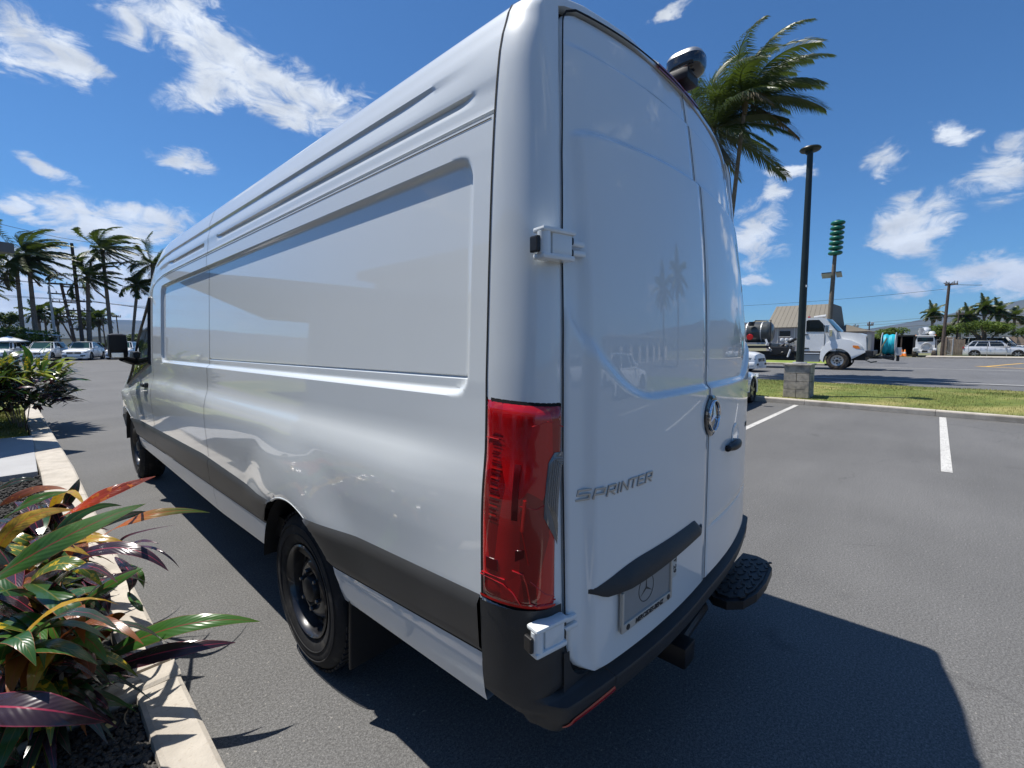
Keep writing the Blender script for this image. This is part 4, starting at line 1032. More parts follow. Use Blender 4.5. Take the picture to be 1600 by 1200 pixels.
LM = {
 'green': leaf_mat('leaf_green_red_rib', (.035, .10, .018), (.06, .15, .022), (.20, .05, .03), (.16, .10, .03)),
 'green2': leaf_mat('leaf_deep_green', (.022, .075, .015), (.03, .10, .018), (.12, .13, .03), (.28, .09, .03)),
 'yellowgreen': leaf_mat('leaf_green_yellow', (.05, .12, .02), (.10, .16, .02), (.50, .34, .03), (.38, .20, .03), ((.60, .42, .03), .56)),
 'yellow': leaf_mat('leaf_yellow', (.50, .30, .02), (.42, .28, .03), (.55, .16, .03), (.40, .12, .03), ((.30, .20, .02), .54)),
 'red': leaf_mat('leaf_red_orange', (.50, .060, .012), (.14, .020, .010), (.42, .05, .02), (.55, .05, .03), ((.50, .13, .015), .57)),
 'greenorange': leaf_mat('leaf_orange_to_green', (.52, .13, .03), (.10, .19, .05), (.45, .09, .03), (.40, .12, .04)),
 'brown': leaf_mat('leaf_rust_brown', (.13, .035, .012), (.20, .065, .010), (.24, .05, .02), (.32, .09, .02), ((.35, .13, .01), .63)),
 'purple': leaf_mat('leaf_dark_purple', (.028, .014, .020), (.035, .018, .024), (.30, .030, .06), (.20, .03, .05), rough=.24, trans=.08),
 'lime': leaf_mat('leaf_lime', (.16, .24, .02), (.30, .36, .03), (.45, .40, .05), (.3, .3, .04), trans=.35),
 'dark': leaf_mat('leaf_dark_green_purple', (.018, .032, .018), (.028, .045, .026), (.16, .03, .05), (.07, .03, .03), rough=.25, trans=.1),
}
def leaf_mesh(b, md, t, w, m, name='leaf', nu=9, nv=4, fold=.22, wav=.05, up=Vector((0, 0, 1)), tw=0.0):
    b, md, t = Vector(b), Vector(md), Vector(t); c = md*2-(b+t)/2
    V = []; F = []; UV = []
    for i in range(nu+1):
        s = i/nu; p = b*(1-s)**2+c*2*s*(1-s)+t*s*s; d = ((c-b)*(1-s)+(t-c)*s).normalized()
        side = d.cross(up)
        if side.length < .05: side = d.cross(Vector((0, 1, 0)))
        side.normalize(); nn = side.cross(d).normalized(); a = tw*(s-.3)
        side, nn = side*math.cos(a)+nn*math.sin(a), nn*math.cos(a)-side*math.sin(a)
        hw = w/2*max(.03, (math.sin(math.pi*min(1, s**.8*.98+.02)))**.75)*(1-.25*s)*1.12
        for j in range(nv+1):
            q = j/nv*2-1; V.append(p+side*q*hw+nn*(abs(q)*fold*hw+wav*hw*math.sin(s*17+j*1.9)*abs(q)-.2*hw*q*q)); UV.append((j/nv, s))
    for i in range(nu):
        for j in range(nv):
            a = i*(nv+1)+j; F.append((a, a+1, a+nv+2, a+nv+1))
    me = mesh(name, V, F, smooth=True); ul = me.uv_layers.new(name='UVMap')
    for pz in me.polygons:
        for li in pz.loop_indices: ul.data[li].uv = UV[me.loops[li].vertex_index]
    me.materials.append(m); return me
HERO = [(-2.035, 2.078, 0.62, -1.756, 1.772, 0.86, -1.418, 2.505, 0.72, 0.078, 'green'), (-1.755, 2.654, 0.7, -1.59, 2.408, 0.84, -1.361, 2.534, 0.86, 0.06, 'red'), (-1.6, 2.637, 0.55, -1.42, 2.276, 0.72, -1.141, 2.39, 0.62, 0.048, 'greenorange'), (-1.993, 2.468, 0.62, -1.879, 2.361, 0.8, -1.699, 2.587, 0.74, 0.062, 'yellow'), (-1.959, 2.929, 0.68, -1.853, 2.724, 0.8, -1.714, 2.788, 0.8, 0.055, 'green'), (-1.748, 3.152, 0.6, -1.689, 3.051, 0.72, -1.649, 3.077, 0.8, 0.05, 'dark'), (-1.896, 2.083, 0.58, -1.779, 1.86, 0.72, -1.672, 1.786, 0.6, 0.06, 'yellowgreen'), (-1.778, 1.872, 0.5, -1.673, 1.68, 0.64, -1.559, 1.622, 0.7, 0.044, 'green'), (-1.898, 2.109, 0.6, -1.788, 1.642, 0.62, -1.721, 1.671, 0.36, 0.072, 'green2'), (-1.696, 1.776, 0.3, -1.474, 1.505, 0.46, -1.217, 1.363, 0.42, 0.072, 'green'), (-1.704, 1.753, 0.26, -1.518, 1.529, 0.36, -1.299, 1.418, 0.34, 0.06, 'purple'), (-2.048, 1.504, 0.46, -1.88, 1.276, 0.48, -1.731, 1.277, 0.34, 0.085, 'purple'), (-1.989, 2.027, 0.52, -1.85, 1.719, 0.54, -1.76, 1.702, 0.36, 0.06, 'brown'), (-1.777, 2.396, 0.54, -1.569, 2.163, 0.62, -1.418, 2.005, 0.5, 0.062, 'purple'), (-1.793, 2.536, 0.56, -1.668, 2.358, 0.64, -1.539, 2.26, 0.6, 0.046, 'yellow'), (-1.727, 1.846, 0.34, -1.666, 1.779, 0.44, -1.616, 1.73, 0.48, 0.06, 'brown'), (-2.056, 3.843, 0.62, -1.919, 3.689, 0.72, -1.811, 3.71, 0.7, 0.04, 'dark'), (-1.993, 3.505, 0.62, -1.837, 3.432, 0.7, -1.698, 3.279, 0.7, 0.05, 'brown'), (-1.534, 2.518, 0.52, -1.49, 2.52, 0.56, -1.31, 2.377, 0.6, 0.012, 'purple'), (-1.491, 2.537, 0.5, -1.446, 2.449, 0.53, -1.392, 2.363, 0.52, 0.02, 'purple'), (-1.498, 2.484, 0.5, -1.419, 2.266, 0.53, -1.347, 2.142, 0.44, 0.014, 'purple'), (-1.57, 2.455, 0.48, -1.54, 2.178, 0.46, -1.552, 2.241, 0.34, 0.045, 'purple'), (-1.564, 2.402, 0.46, -1.513, 2.195, 0.46, -1.491, 2.212, 0.36, 0.04, 'green'), (-1.552, 2.233, 0.36, -1.534, 2.094, 0.34, -1.512, 2.088, 0.3, 0.03, 'green'), (-1.763, 2.5, 0.5, -1.855, 2.127, 0.6, -1.967, 2.056, 0.6, 0.06, 'purple'), (-1.861, 2.164, 0.5, -1.913, 2.19, 0.6, -1.972, 2.369, 0.62, 0.07, 'red'), (-1.693, 1.957, 0.42, -1.683, 2.009, 0.5, -1.624, 2.112, 0.5, 0.07, 'green2'), (-1.946, 2.141, 0.4, -1.871, 1.825, 0.45, -1.838, 1.924, 0.5, 0.05, 'purple'), (-1.778, 1.638, 0.36, -1.841, 1.701, 0.44, -1.956, 1.839, 0.46, 0.06, 'dark'), (-1.748, 1.556, 0.36, -1.771, 1.68, 0.44, -1.87, 1.861, 0.46, 0.05, 'brown'), (-1.796, 1.721, 0.3, -1.877, 1.717, 0.4, -1.974, 1.758, 0.42, 0.06, 'dark'), (-1.797, 1.747, 0.26, -1.733, 1.616, 0.24, -1.701, 1.593, 0.18, 0.03, 'purple'), (-1.941, 1.495, 0.2, -1.992, 1.504, 0.3, -2.011, 1.679, 0.3, 0.05, 'dark'), (-1.709, 2.249, 0.5, -1.63, 1.952, 0.56, -1.513, 2.177, 0.5, 0.05, 'purple'), (-1.724, 2.359, 0.5, -1.67, 2.035, 0.5, -1.651, 1.959, 0.4, 0.055, 'purple'), (-1.853, 2.598, 0.5, -1.794, 2.039, 0.52, -1.797, 1.902, 0.42, 0.04, 'green'), (-1.826, 2.625, 0.55, -1.909, 2.576, 0.66, -1.999, 2.79, 0.66, 0.05, 'yellowgreen'), (-1.799, 2.71, 0.55, -1.663, 2.742, 0.68, -1.493, 2.789, 0.66, 0.05, 'green2'), (-1.719, 2.845, 0.52, -1.529, 2.759, 0.6, -1.35, 2.872, 0.56, 0.05, 'dark')]
CP = {'a': thing('croton_plant', (-1.86, 1.75, .06), 'nearest croton plant, its long dark purple leaf and green leaf over the kerb corner', 'plant', 'croton plants in the near bed'),
      'b': thing('croton_plant', (-1.90, 2.35, .06), 'croton plant in the middle of the bed with a big green and yellow leaves', 'plant', 'croton plants in the near bed'),
      'c': thing('croton_plant', (-1.80, 3.05, .06), 'farther croton plant at left with red-orange and dark leaves reaching over the asphalt', 'plant', 'croton plants in the near bed')}
PB = {k: v.location.copy() for k, v in CP.items()}
rl = random.Random(11)
for h in HERO:
    b, md, t, w, k = Vector(h[0:3]), Vector(h[3:6]), Vector(h[6:9]), h[9], h[10]
    key = min(PB, key=lambda q: (PB[q].xy-b.xy).length)
    put('leaf', leaf_mesh(b, md, t, w*1.15, LM[k], nu=14, nv=6, tw=rl.uniform(-.35, .35), fold=rl.uniform(.1, .3), up=Vector((.15, -.72, .68))), None, CP[key])
for key, e in CP.items():
    base = PB[key]
    for q in range(5):
        a = rl.uniform(0, 6.28); d = rl.uniform(.05, .16); top = base+Vector((math.cos(a)*d, math.sin(a)*d*1.5, rl.uniform(.38, .58)))
        m = MB(); m.tube([base+Vector((math.cos(a)*.03, math.sin(a)*.03, -.02)), base.lerp(top, .5)+Vector((.02, 0, 0)), top], [.010, .008, .006], 6); m.build('stem', MT['trunk'], e, smooth=True)
        for n_ in range(30):
            s = rl.uniform(.15, 1.0); p = base.lerp(top, s); az = rl.uniform(0, 6.28); l = rl.uniform(.16, .32)*(1.3 if s > .75 else 1); el = rl.uniform(-.25, .75)*(.5+s) if s < .75 else rl.uniform(.2, 1.1)
            dr = Vector((math.cos(az), math.sin(az)*1.1, 0)); md = p+dr*l*.5+Vector((0, 0, el*l*.55)); t = p+dr*l+Vector((0, 0, el*l*.6-.07-.1*(1-s)))
            if t.x > -1.52: continue
            t.z = max(t.z, .10); md.z = max(md.z, .11)
            k = rl.choice(['purple', 'dark', 'dark', 'green2', 'green2', 'green', 'brown', 'purple', 'yellowgreen'] if s < .7 else ['green', 'yellowgreen', 'green2', 'green', 'dark', 'yellow', 'brown', 'purple', 'purple', 'dark'])
            put('leaf', leaf_mesh(p, md, t, rl.uniform(.036, .070)*(1.15 if s > .7 else 1), LM[k], nu=8, nv=4, tw=rl.uniform(-.8, .8)), None, e)
# farther croton bush over the lawn kerb ------------------------------------
def bush(x, y, r, h, n, label, seed, pal, hmin=.35):
    rr = random.Random(seed); e = thing('croton_bush', (x, y, .1), label, 'shrub', 'croton bushes along the left kerb')
    protos = {}
    for k in set(pal):
        for v in range(3):
            l = .40; protos[(k, v)] = leaf_mesh((0, 0, 0), (l*.5, 0, [.07, .03, .10][v]), (l, 0, [-.02, -.10, .08][v]), .078, LM[k], nu=6, nv=2, tw=rr.uniform(-.7, .7))
    for _ in range(n):
        a = rr.uniform(0, 6.28); rad = r*math.sqrt(rr.random()); z = rr.uniform(hmin, h)*(1-.25*(rad/r)**2)
        if rr.random() < .5: rad = r*rr.uniform(.75, 1.0)
        p = Vector((math.cos(a)*rad, math.sin(a)*rad, z)); out = a+rr.uniform(-.9, .9)
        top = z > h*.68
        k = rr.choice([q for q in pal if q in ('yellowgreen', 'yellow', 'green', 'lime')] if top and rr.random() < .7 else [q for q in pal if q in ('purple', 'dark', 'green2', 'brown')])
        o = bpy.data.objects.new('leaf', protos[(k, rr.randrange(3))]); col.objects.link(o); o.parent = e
        o.location = p; o.rotation_euler = (rr.uniform(-.5, .5), -rr.uniform(-.25, .9)*(1.1 if top else .5), out); sc_ = rr.uniform(.7, 1.25); o.scale = (sc_, sc_*1.1, sc_)
    for q in range(6):
        a = rr.uniform(0, 6.28); m = MB(); m.tube([(x+.06*math.cos(a), y+.06*math.sin(a), .05), (x+r*.4*math.cos(a), y+r*.4*math.sin(a), h*.6), (x+r*.7*math.cos(a), y+r*.7*math.sin(a), h*.85)], [.009, .007, .005], 5); m.build('stem', MT['trunk'], e)
    return e
PAL = ['yellowgreen', 'yellowgreen', 'lime', 'lime', 'green', 'purple', 'dark', 'dark', 'green2', 'dark', 'green']
bush(-1.90, 11.6, .60, 1.27, 298, 'rounded croton bush hanging over the left kerb, yellow-green tips above dark leaves', 21, PAL, .42)
bush(-1.98, 12.3, .62, 1.22, 260, 'croton bush close behind the rounded one by the left kerb', 25, PAL, .35)
bush(-2.55, 12.1, .60, 1.36, 260, 'croton bush at the left edge beyond the path, yellow-green top', 22, PAL, .50)
bush(-2.35, 10.75, .32, 1.20, 90, 'small croton bush at the left edge, in front of the rounded one', 23, PAL, .60)

# ================================================================ PALMS
WIND = Vector((.80, -.60, 0))
MT['frond'] = mat('palm_leaflets', (.036, .062, .020), rough=.42, var=.35, vscale=.9, c2=(.082, .108, .030), spec=.4)
MT['frond_dry'] = mat('dry_palm_leaflets', (.11, .085, .045), rough=.8, var=.3)
def add_trans(m, f, c):
    nt = m.node_tree; N = nt.nodes.new; L = nt.links.new; b = nt.nodes['Principled BSDF']; t = N('ShaderNodeBsdfTranslucent'); t.inputs[0].default_value = (*c, 1)
    ms = N('ShaderNodeMixShader'); ms.inputs[0].default_value = f; L(b.outputs[0], ms.inputs[1]); L(t.outputs[0], ms.inputs[2]); L(ms.outputs[0], nt.nodes['Material Output'].inputs[0])
add_trans(MT['frond'], .22, (.12, .18, .02))
def frond_path(az, el, Lf, wind, grav, n=14):
    d = Vector((math.cos(az)*math.cos(el), math.sin(az)*math.cos(el), math.sin(el))); p = Vector((0, 0, 0)); P = [p.copy()]; D = [d.copy()]
    for i in range(n):
        s = (i+1)/n; d = (d+Vector((0, 0, -grav*(.35+s)))/n+WIND*wind*(.3+s*1.2)/n).normalized(); p = p+d*Lf/n; P.append(p.copy()); D.append(d.copy())
    return P, D
def frond_mesh(rr, az, el, Lf, wind, grav, nl, lw, ll, segs=2):
    P, D = frond_path(az, el, Lf, wind, grav); V = []; F = []; n = len(P)-1
    roll = rr.uniform(-.5, .5)
    # rachis
    for i, (p, d) in enumerate(zip(P, D)):
        s = d.cross(Vector((0, 0, 1)))
        s = s.normalized() if s.length > .05 else Vector((1, 0, 0)); u = s.cross(d); w = .035*(1-i/n*.85)
        V += [p-s*w, p+s*w, p+u*w*.8]
    for i in range(n):
        a = i*3
        for k in range(3): k2 = (k+1) % 3; F.append((a+k, a+k2, a+3+k2, a+3+k))
    for q in range(nl):
        s = .10+.90*q/(nl-1); fi = s*n; i = min(int(fi), n-1); t = fi-i; p = P[i].lerp(P[i+1], t); d = D[i].lerp(D[i+1], t).normalized()
        sd = d.cross(Vector((0, 0, 1)))
        sd = sd.normalized() if sd.length > .05 else Vector((1, 0, 0)); up = sd.cross(d)
        sd, up = sd*math.cos(roll)+up*math.sin(roll), up*math.cos(roll)-sd*math.sin(roll)
        for sg in (-1, 1):
            L1 = ll*(.35+.65*math.sin(math.pi*min(1, s*.85+.15)))*rr.uniform(.8, 1.1)
            dr = (sd*sg*.85+d*(.45+.5*s)+up*rr.uniform(-.05, .25)).normalized(); a = p; w = lw
            pts = [a]
            for k in range(segs):
                dr = (dr+Vector((0, 0, -.50-.25*rr.random()))+WIND*wind*.28*rr.uniform(.6, 1.4)).normalized() if k else (dr+Vector((0, 0, -.15))+WIND*wind*.12).normalized()
                a = a+dr*L1/segs; pts.append(a)
            nn = dr.cross(d); nn = nn.normalized() if nn.length > .05 else up
            wv = dr.cross(nn).normalized()*w/2; o = len(V)
            for k, pt in enumerate(pts):
                f = 1.0 if k < segs else .1
                V += [pt-wv*f, pt+wv*f]
            for k in range(segs): F.append((o+2*k, o+2*k+1, o+2*k+3, o+2*k+2))
    me = mesh('frond', V, F); return me
def palm(loc, top, label, seed, nf=24, Lf=4.0, wind=1.0, nl=40, lw=.055, ll=.75, r0=.20, r1=.13, group=None, lean=.0, reuse=None, cat='palm tree', grav=1.3, elmin=-.55):
    """loc: foot, top: crown centre in world space"""
    rr = random.Random(seed); root = thing('coconut_palm', loc, label, cat, group); L0 = Vector(loc); T = Vector(top); h = T.z-L0.z
    n = 22; pts = []; rs = []
    for i in range(n+1):
        s = i/n; x = lerp(L0.x, T.x, s**1.5+lean*math.sin(math.pi*s)); y = lerp(L0.y, T.y, s**1.5+lean*math.sin(math.pi*s)); pts.append((x, y, L0.z-.2+(h+.2)*s)); rs.append(lerp(r0, r1, s)*(1+.5*max(0, .08-s)/.08*.6+.05*(i % 2)))
    m = MB(); m.tube(pts, rs, 10); m.build('trunk', MT['trunk'], root, smooth=True)
    m = MB()
    m.tube([T+Vector((0, 0, -.5)), T+Vector((0, 0, -.1)), T+Vector((0, 0, .35))], [r1*1.1, r1*1.7, r1*.7], 8)
    m.build('crown_shaft', MT['frond_dry'], root, smooth=True)
    ms = reuse
    if ms is None:
        ms = []
        for k in range(nf):
            s = (k+.5)/nf; az = k*2.399+rr.uniform(-.2, .2); el = lerp(1.35, elmin, s**.8)+rr.uniform(-.12, .12)
            ms.append((frond_mesh(rr, az, el, Lf*rr.uniform(.82, 1.08)*(1-.12*s), wind*(.75+.5*(1-s)), grav*(.7+.6*s), nl, lw, ll), MT['frond_dry'] if s > .93 else MT['frond']))
            ms[-1][0].materials.append(ms[-1][1])
    for me, _ in ms:
        o = bpy.data.objects.new('frond', me); col.objects.link(o); o.parent = root; o.location = T-L0
    return ms
PG = 'wind-blown coconut palms behind the row of parked cars'
palm((20.4, 7.0, 0), (20.0, 6.05, 11.75), 'big wind-blown coconut palm whose crown rises right of the van roof', 31, nf=27, Lf=3.75, wind=1.7, nl=84, lw=.032, ll=.90, r0=.12, r1=.075, lean=.05, grav=.95, elmin=.0, group='coconut palms behind the van')
palm((20.6, 9.0, 0), (20.0, 7.35, 11.0), 'coconut palm just left of the big one, mostly hidden by the van roof', 32, nf=26, Lf=4.0, wind=1.5, nl=80, lw=.036, ll=.95, r0=.15, r1=.095, grav=1.0, group='coconut palms behind the van')
def at(px_x, d): return px_x
Y0 = 68.0; k_ = (Y0+.72)/45.72
def LP(x45, z45): return (-1.844+(x45+1.844)*k_, 1.607+(z45-1.607)*k_)
def lpalm(xb, xt, zt, lab, seed, Lf=5.4, reuse=None, nf=24, wind=2.4, r=.30):
    bx, _ = LP(xb, 2); tx, tz = LP(xt, zt); return palm((bx, Y0, .25), (tx, Y0, tz), lab, seed, nf=nf, Lf=Lf, wind=wind, nl=46, lw=.075, ll=.95, r0=r*.85, r1=.15, grav=1.1, group=PG, reuse=reuse, lean=.06)
c1 = lpalm(-.99, -1.02, 7.7, 'tall coconut palm second from the left edge, streaming crown above the round tree', 41, nf=28, Lf=4.5)
lpalm(-1.61, -1.60, 6.9, 'slimmer coconut palm at the far left, just left of the tall one', 42, Lf=3.4, nf=18, r=.24)
c2 = lpalm(2.95, 2.83, 8.65, 'tallest coconut palm left of the van, curved trunk behind the right-hand parked cars', 43, nf=24, Lf=4.1, r=.24)
lpalm(1.68, 1.90, 6.55, 'shorter coconut palm between the tall utility pole and the tallest palm', 44, Lf=3.9, nf=20)
lpalm(4.05, 4.74, 6.15, 'slender coconut palm just left of the van cab', 45, Lf=2.5, nf=14, r=.16)
lpalm(5.4, 5.75, 7.9, 'coconut palm partly hidden behind the van roof at left', 46, Lf=3.9, nf=20, wind=1.0)
lpalm(-4.6, -4.3, 6.0, 'coconut palm at the left edge of which only blown frond tips show', 47, Lf=4.3, nf=20, wind=1.8)
# low far palms between the trunks
lowp = palm((2.3, 96, .29), (2.3, 96, 6.0), 'small distant palm between the utility poles', 51, nf=16, Lf=2.6, wind=.4, nl=18, lw=.16, ll=.8, r0=.2, r1=.14, group='small distant palms at left')
for x, h_, lb in ((.4, 6.4, 'small distant palm behind the leaning pole'), (5.6, 5.4, 'small distant palm beside the curved trunk'), (6.9, 5.9, 'small distant palm left of the mirror')):
    palm((x, 96, .29), (x, 96, h_), lb, 52, reuse=lowp, r0=.2, r1=.14, group='small distant palms at left')
# distant palms on the right
rp = palm((90, .7, .0), (90, .78, 5.6), 'bushy palm left of the bare pole, behind the front-loader truck', 61, nf=22, Lf=1.9, wind=.35, nl=26, lw=.09, ll=.6, r0=.2, r1=.15, group='distant palms at right', grav=1.6)
for (y, h_, lb) in ((-2.15, 4.9, 'low distant palm just right of the dark pole'), (-2.95, 5.0, 'third distant palm from the bare pole, above the round trees'), (-4.5, 6.2, 'tallest of the distant palms above the long white building'), (-5.85, 5.5, 'distant palm right of the tallest one'), (-7.4, 4.8, 'distant palm with heavy trunk near the right edge')):
    palm((90, y-.1, 0), (90, y, h_), lb, 62, reuse=rp[::1 if h_ > 5.2 else 2] if h_ < 5 else rp, r0=.2, r1=.14, group='distant palms at right')

# ================================================================ BROAD TREES
def foliage_mat(name, a, b_):
    m = mat(name, a, rough=.6, var=.35, vscale=.8, c2=b_, spec=.25); add_trans(m, .22, tuple(x*1.6 for x in b_)); return m
MT['leaf_dark'] = foliage_mat('tree_leaves', (.035, .070, .016), (.075, .115, .025))
MT['leaf_bright'] = foliage_mat('monkeypod_leaves', (.055, .105, .020), (.12, .17, .030))
def tree(loc, rx, ry, rz, zc, label, seed, m='leaf_dark', n=5200, ls=.22, lumps=16, group=None, name='broad_tree', trunk_r=.25, flat=.0):
    rr = random.Random(seed); root = thing(name, loc, label, 'tree', group); L0 = Vector(loc)
    C = []
    for _ in range(lumps):
        a = rr.uniform(0, 6.28); q = math.sqrt(rr.random())*.78; z = rr.uniform(-.45, .55)
        C.append((Vector((math.cos(a)*q*rx, math.sin(a)*q*ry, zc+z*rz*(1-q*.5))), rr.uniform(.26, .46)))
    V = []; F = []
    for _ in range(n):
        c, s = rr.choice(C); d = Vector((rr.gauss(0, 1), rr.gauss(0, 1), rr.gauss(0, 1))).normalized(); q = rr.uniform(.62, 1.06) if rr.random() < .85 else rr.uniform(.2, .7)
        if d.z < -.3 and rr.random() < .5: d.z *= -1
        p = c+Vector((d.x*rx*s*q, d.y*ry*s*q, d.z*rz*s*1.3*q)); a = Vector((rr.uniform(-1, 1), rr.uniform(-1, 1), rr.uniform(-.6, .6))).normalized(); b_ = a.cross(Vector((rr.uniform(-1, 1), rr.uniform(-1, 1), 1))).normalized(); l = ls*rr.uniform(.6, 1.3); i = len(V)
        V += [p-a*l*.5, p+b_*l*.28, p+a*l*.5, p-b_*l*.28]; F.append((i, i+1, i+2, i+3))
    me = mesh('crown', V, F); put('crown', me, MT[m], root, world_coords=False)
    mm = MB(); mm.tube([(0, 0, -.1), (.1*rx*.2, 0, zc*.45), (0, .1, zc*.8)], [trunk_r, trunk_r*.75, trunk_r*.5], 8); mm.build('trunk', MT['trunk'], root, world_coords=False)
    for q in range(7):
        c, s = C[q % len(C)]; mm = MB(); st = Vector((0, 0, zc*(.35+.06*q))); mm.tube([st, st.lerp(c, .5)+Vector((0, 0, .1*rz)), c], [trunk_r*.5, trunk_r*.3, trunk_r*.12], 6); mm.build('limb', MT['trunk'], root, world_coords=False)
    return root
tree((-2.4, 66, .25), 3.6, 3.0, 1.5, 2.15, 'round clipped green tree left of the pale canopy, behind the parked cars', 71, 'leaf_bright', 5200, .26, 22, trunk_r=.3)
tree((-5.2, 66, .25), 2.4, 2.4, 1.2, 1.9, 'lower green bush-like tree at the left edge behind the parked cars', 72, 'leaf_bright', 2600, .25, 12)
tree((-2.7, 80, .29), 1.4, 1.3, 1.5, 4.5, 'dark green tree beside the grey building at the left edge', 73, 'leaf_dark', 1800, .25, 10)
tree((62, -3.55, 0), 2.6, 2.2, .85, 2.75, 'wide spreading tree behind the white cars on the right', 74, 'leaf_bright', 5200, .22, 20, group='spreading trees across the road')
tree((63, -.0, 0), 2.2, 2.2, .75, 2.55, 'spreading tree behind the front-loader truck and bare pole', 75, 'leaf_bright', 4200, .22, 16, group='spreading trees across the road')
tree((62, -6.8, 0), 1.7, 2.0, .75, 2.3, 'spreading tree at the right edge behind the second white car', 76, 'leaf_dark', 2600, .22, 12, group='spreading trees across the road')
tree((66, 3.9, 0), 1.7, 1.6, .75, 2.55, 'green tree behind the dark open shed', 77, 'leaf_bright', 3200, .22, 14, group='spreading trees across the road')
tree((60, 6.4, 0), 2.2, 2.6, .5, 2.1, 'low green tree between the hose-reel truck and the shed', 78, 'leaf_bright', 2600, .20, 14, group='spreading trees across the road')
for i, (x, y, s) in enumerate(((8.5, 92, 1.0), (11, 90, 1.2), (-.4, 96, .8), (3.6, 97, .7), (6.0, 92, .8))):
    tree((x, y, .29), 1.9*s, 1.6, .9*s, 1.8*s, ('low distant tree behind the mirror', 'low distant tree hidden by the van cab', 'low distant tree under the leaning pole', 'low distant tree right of the tall pole', 'low distant tree by the curved palm trunk')[i], 80+i, 'leaf_dark', 1300, .3, 9, group='low distant trees at left')

# ================================================================ POLES AND WIRES
def upole(foot, top, r, arms, label, m='wood_pole', group='utility poles at left'):
    root = thing('utility_pole', foot, label, 'utility pole', group); f, t = Vector(foot), Vector(top)
    q = MB(); q.tube([f, f.lerp(t, .5), t], [r, r*.85, r*.7], 10); q.build('pole', MT[m], root, smooth=True)
    ends = []
    for (s, w, ang) in arms:
        c = f.lerp(t, s); d = Vector((math.cos(R(ang)), math.sin(R(ang)), 0))
        q = MB(); q.box(c+Vector((0, -r, 0)), (w, .12, .14), rot=(0, 0, R(ang))); a = q.build('crossarm', MT[m], root)
        for k in (-.46, -.22, .22, .46):
            p = c+d*w*k+Vector((0, -r, .16)); q = MB(); q.lathe([(0, .14), (.05, .12), (.06, .0), (.03, -.09)], p, 'z', 8); q.build('insulator', MT['galv'], a); ends.append(p)
    return ends
def P68(x45, z45, y=68.0):
    k = (y+.72)/45.72; return (-1.844+(x45+1.844)*k, y, 1.607+(z45-1.607)*k)
e1 = upole((P68(1.34, 2)[0], 68, .2), P68(1.21, 8.87), .20, [(.62, 2.2, 8), (.50, 2.3, 12), (.42, 2.0, 5), (.34, 1.9, 12), (.26, 1.8, 8)], 'tallest timber utility pole at left, with five crossarms low down')
e2 = upole((P68(1.02, 2, 74)[0], 74, .28), P68(.47, 6.02, 74), .20, [(.985, 2.2, 6), (.85, 2.7, 8), (.74, 2.3, 10), (.55, 1.8, 6)], 'leaning utility pole with stacked crossarms, left of the tallest one')
e3 = upole((P68(1.2, 2, 84)[0], 84, .29), P68(.30, 3.4, 84), .12, [(.95, 1.6, 10)], 'small far utility pole left of the leaning one')
e4 = upole((P68(-.42, 2, 84)[0], 84, .29), P68(-.50, 3.5, 84), .14, [(.9, 1.9, 8)], 'short utility pole right of the round tree')
upole((P68(2.6, 2, 88)[0], 88, .29), P68(2.5, 3.7, 88), .10, [(.93, 1.2, 5)], 'thin far pole right of the shorter palm')
upole((P68(3.4, 2, 88)[0], 88, .29), P68(3.32, 3.9, 88), .09, [(.95, 1.0, 5)], 'thin far pole right of the tallest palm')
root = thing('street_light', (P68(-.02, 2)[0], 68, .2), 'slim grey street light pole with a short arm, left of the leaning pole', 'street light')
q = MB(); q.tube([(P68(-.02, 2)[0], 68, .2), P68(-.15, 5.74)], [.15, .09], 10); q.build('pole', MT['galv'], root, smooth=True)
tp = Vector(P68(-.15, 5.74)); q = MB(); q.tube([tp+Vector((0, 0, -.1)), tp+Vector((.12, 0, .5)), tp+Vector((.55, 0, .9))], .05, 6); q.build('arm', MT['galv'], root)
q = MB(); q.box(tp+Vector((.85, 0, .9)), (.7, .25, .12), bev=.04); q.build('lamp_head', MT['galv'], root)
WN = [0]
ORD = ['topmost', 'second from the top', 'third from the top', 'lowest']
def wire(a, b, sag, label, group, r=.02):
    a, b = Vector(a), Vector(b); q = MB(); q.tube([a.lerp(b, s)-Vector((0, 0, sag*4*s*(1-s))) for s in lin(0, 1, 13)], r, 4, cap=False)
    WN[0] += 1; tag(q.build('overhead_wire', MT['black']), label, 'wire', group)
WG = 'overhead wires at left'; wl = 'thin overhead wire strung between the utility poles at left'
for i, (dx, dz) in enumerate(((0, 0), (.9, 0), (-.8, -1.2), (.8, -1.3))):
    wire(Vector(e1[min(i*2, len(e1)-1)]), (-40, 58, 12-1.2*i), .8, ORD[i]+' thin wire running left off the picture from the tallest pole', WG, .018)
    wire(Vector(e1[i+4]), Vector((34, 92, 9.5-.6*i)), 1.0, ORD[i]+' thin wire running right behind the van from the tallest pole', WG, .018)
wire(e1[0]+Vector((0, 0, 4.9)), (60, 74, 15), 1.2, 'wire running right from the very top of the tallest pole', WG, .02)
wire(e1[0]+Vector((0, 0, 4.9)), (-30, 60, 20), 1.0, 'wire running left from the very top of the tallest pole', WG, .02)
for i in range(4): wire(e2[i*2], e1[i*2+4], .15, ORD[i]+' thin wire between the leaning pole and the tallest pole', WG, .015)

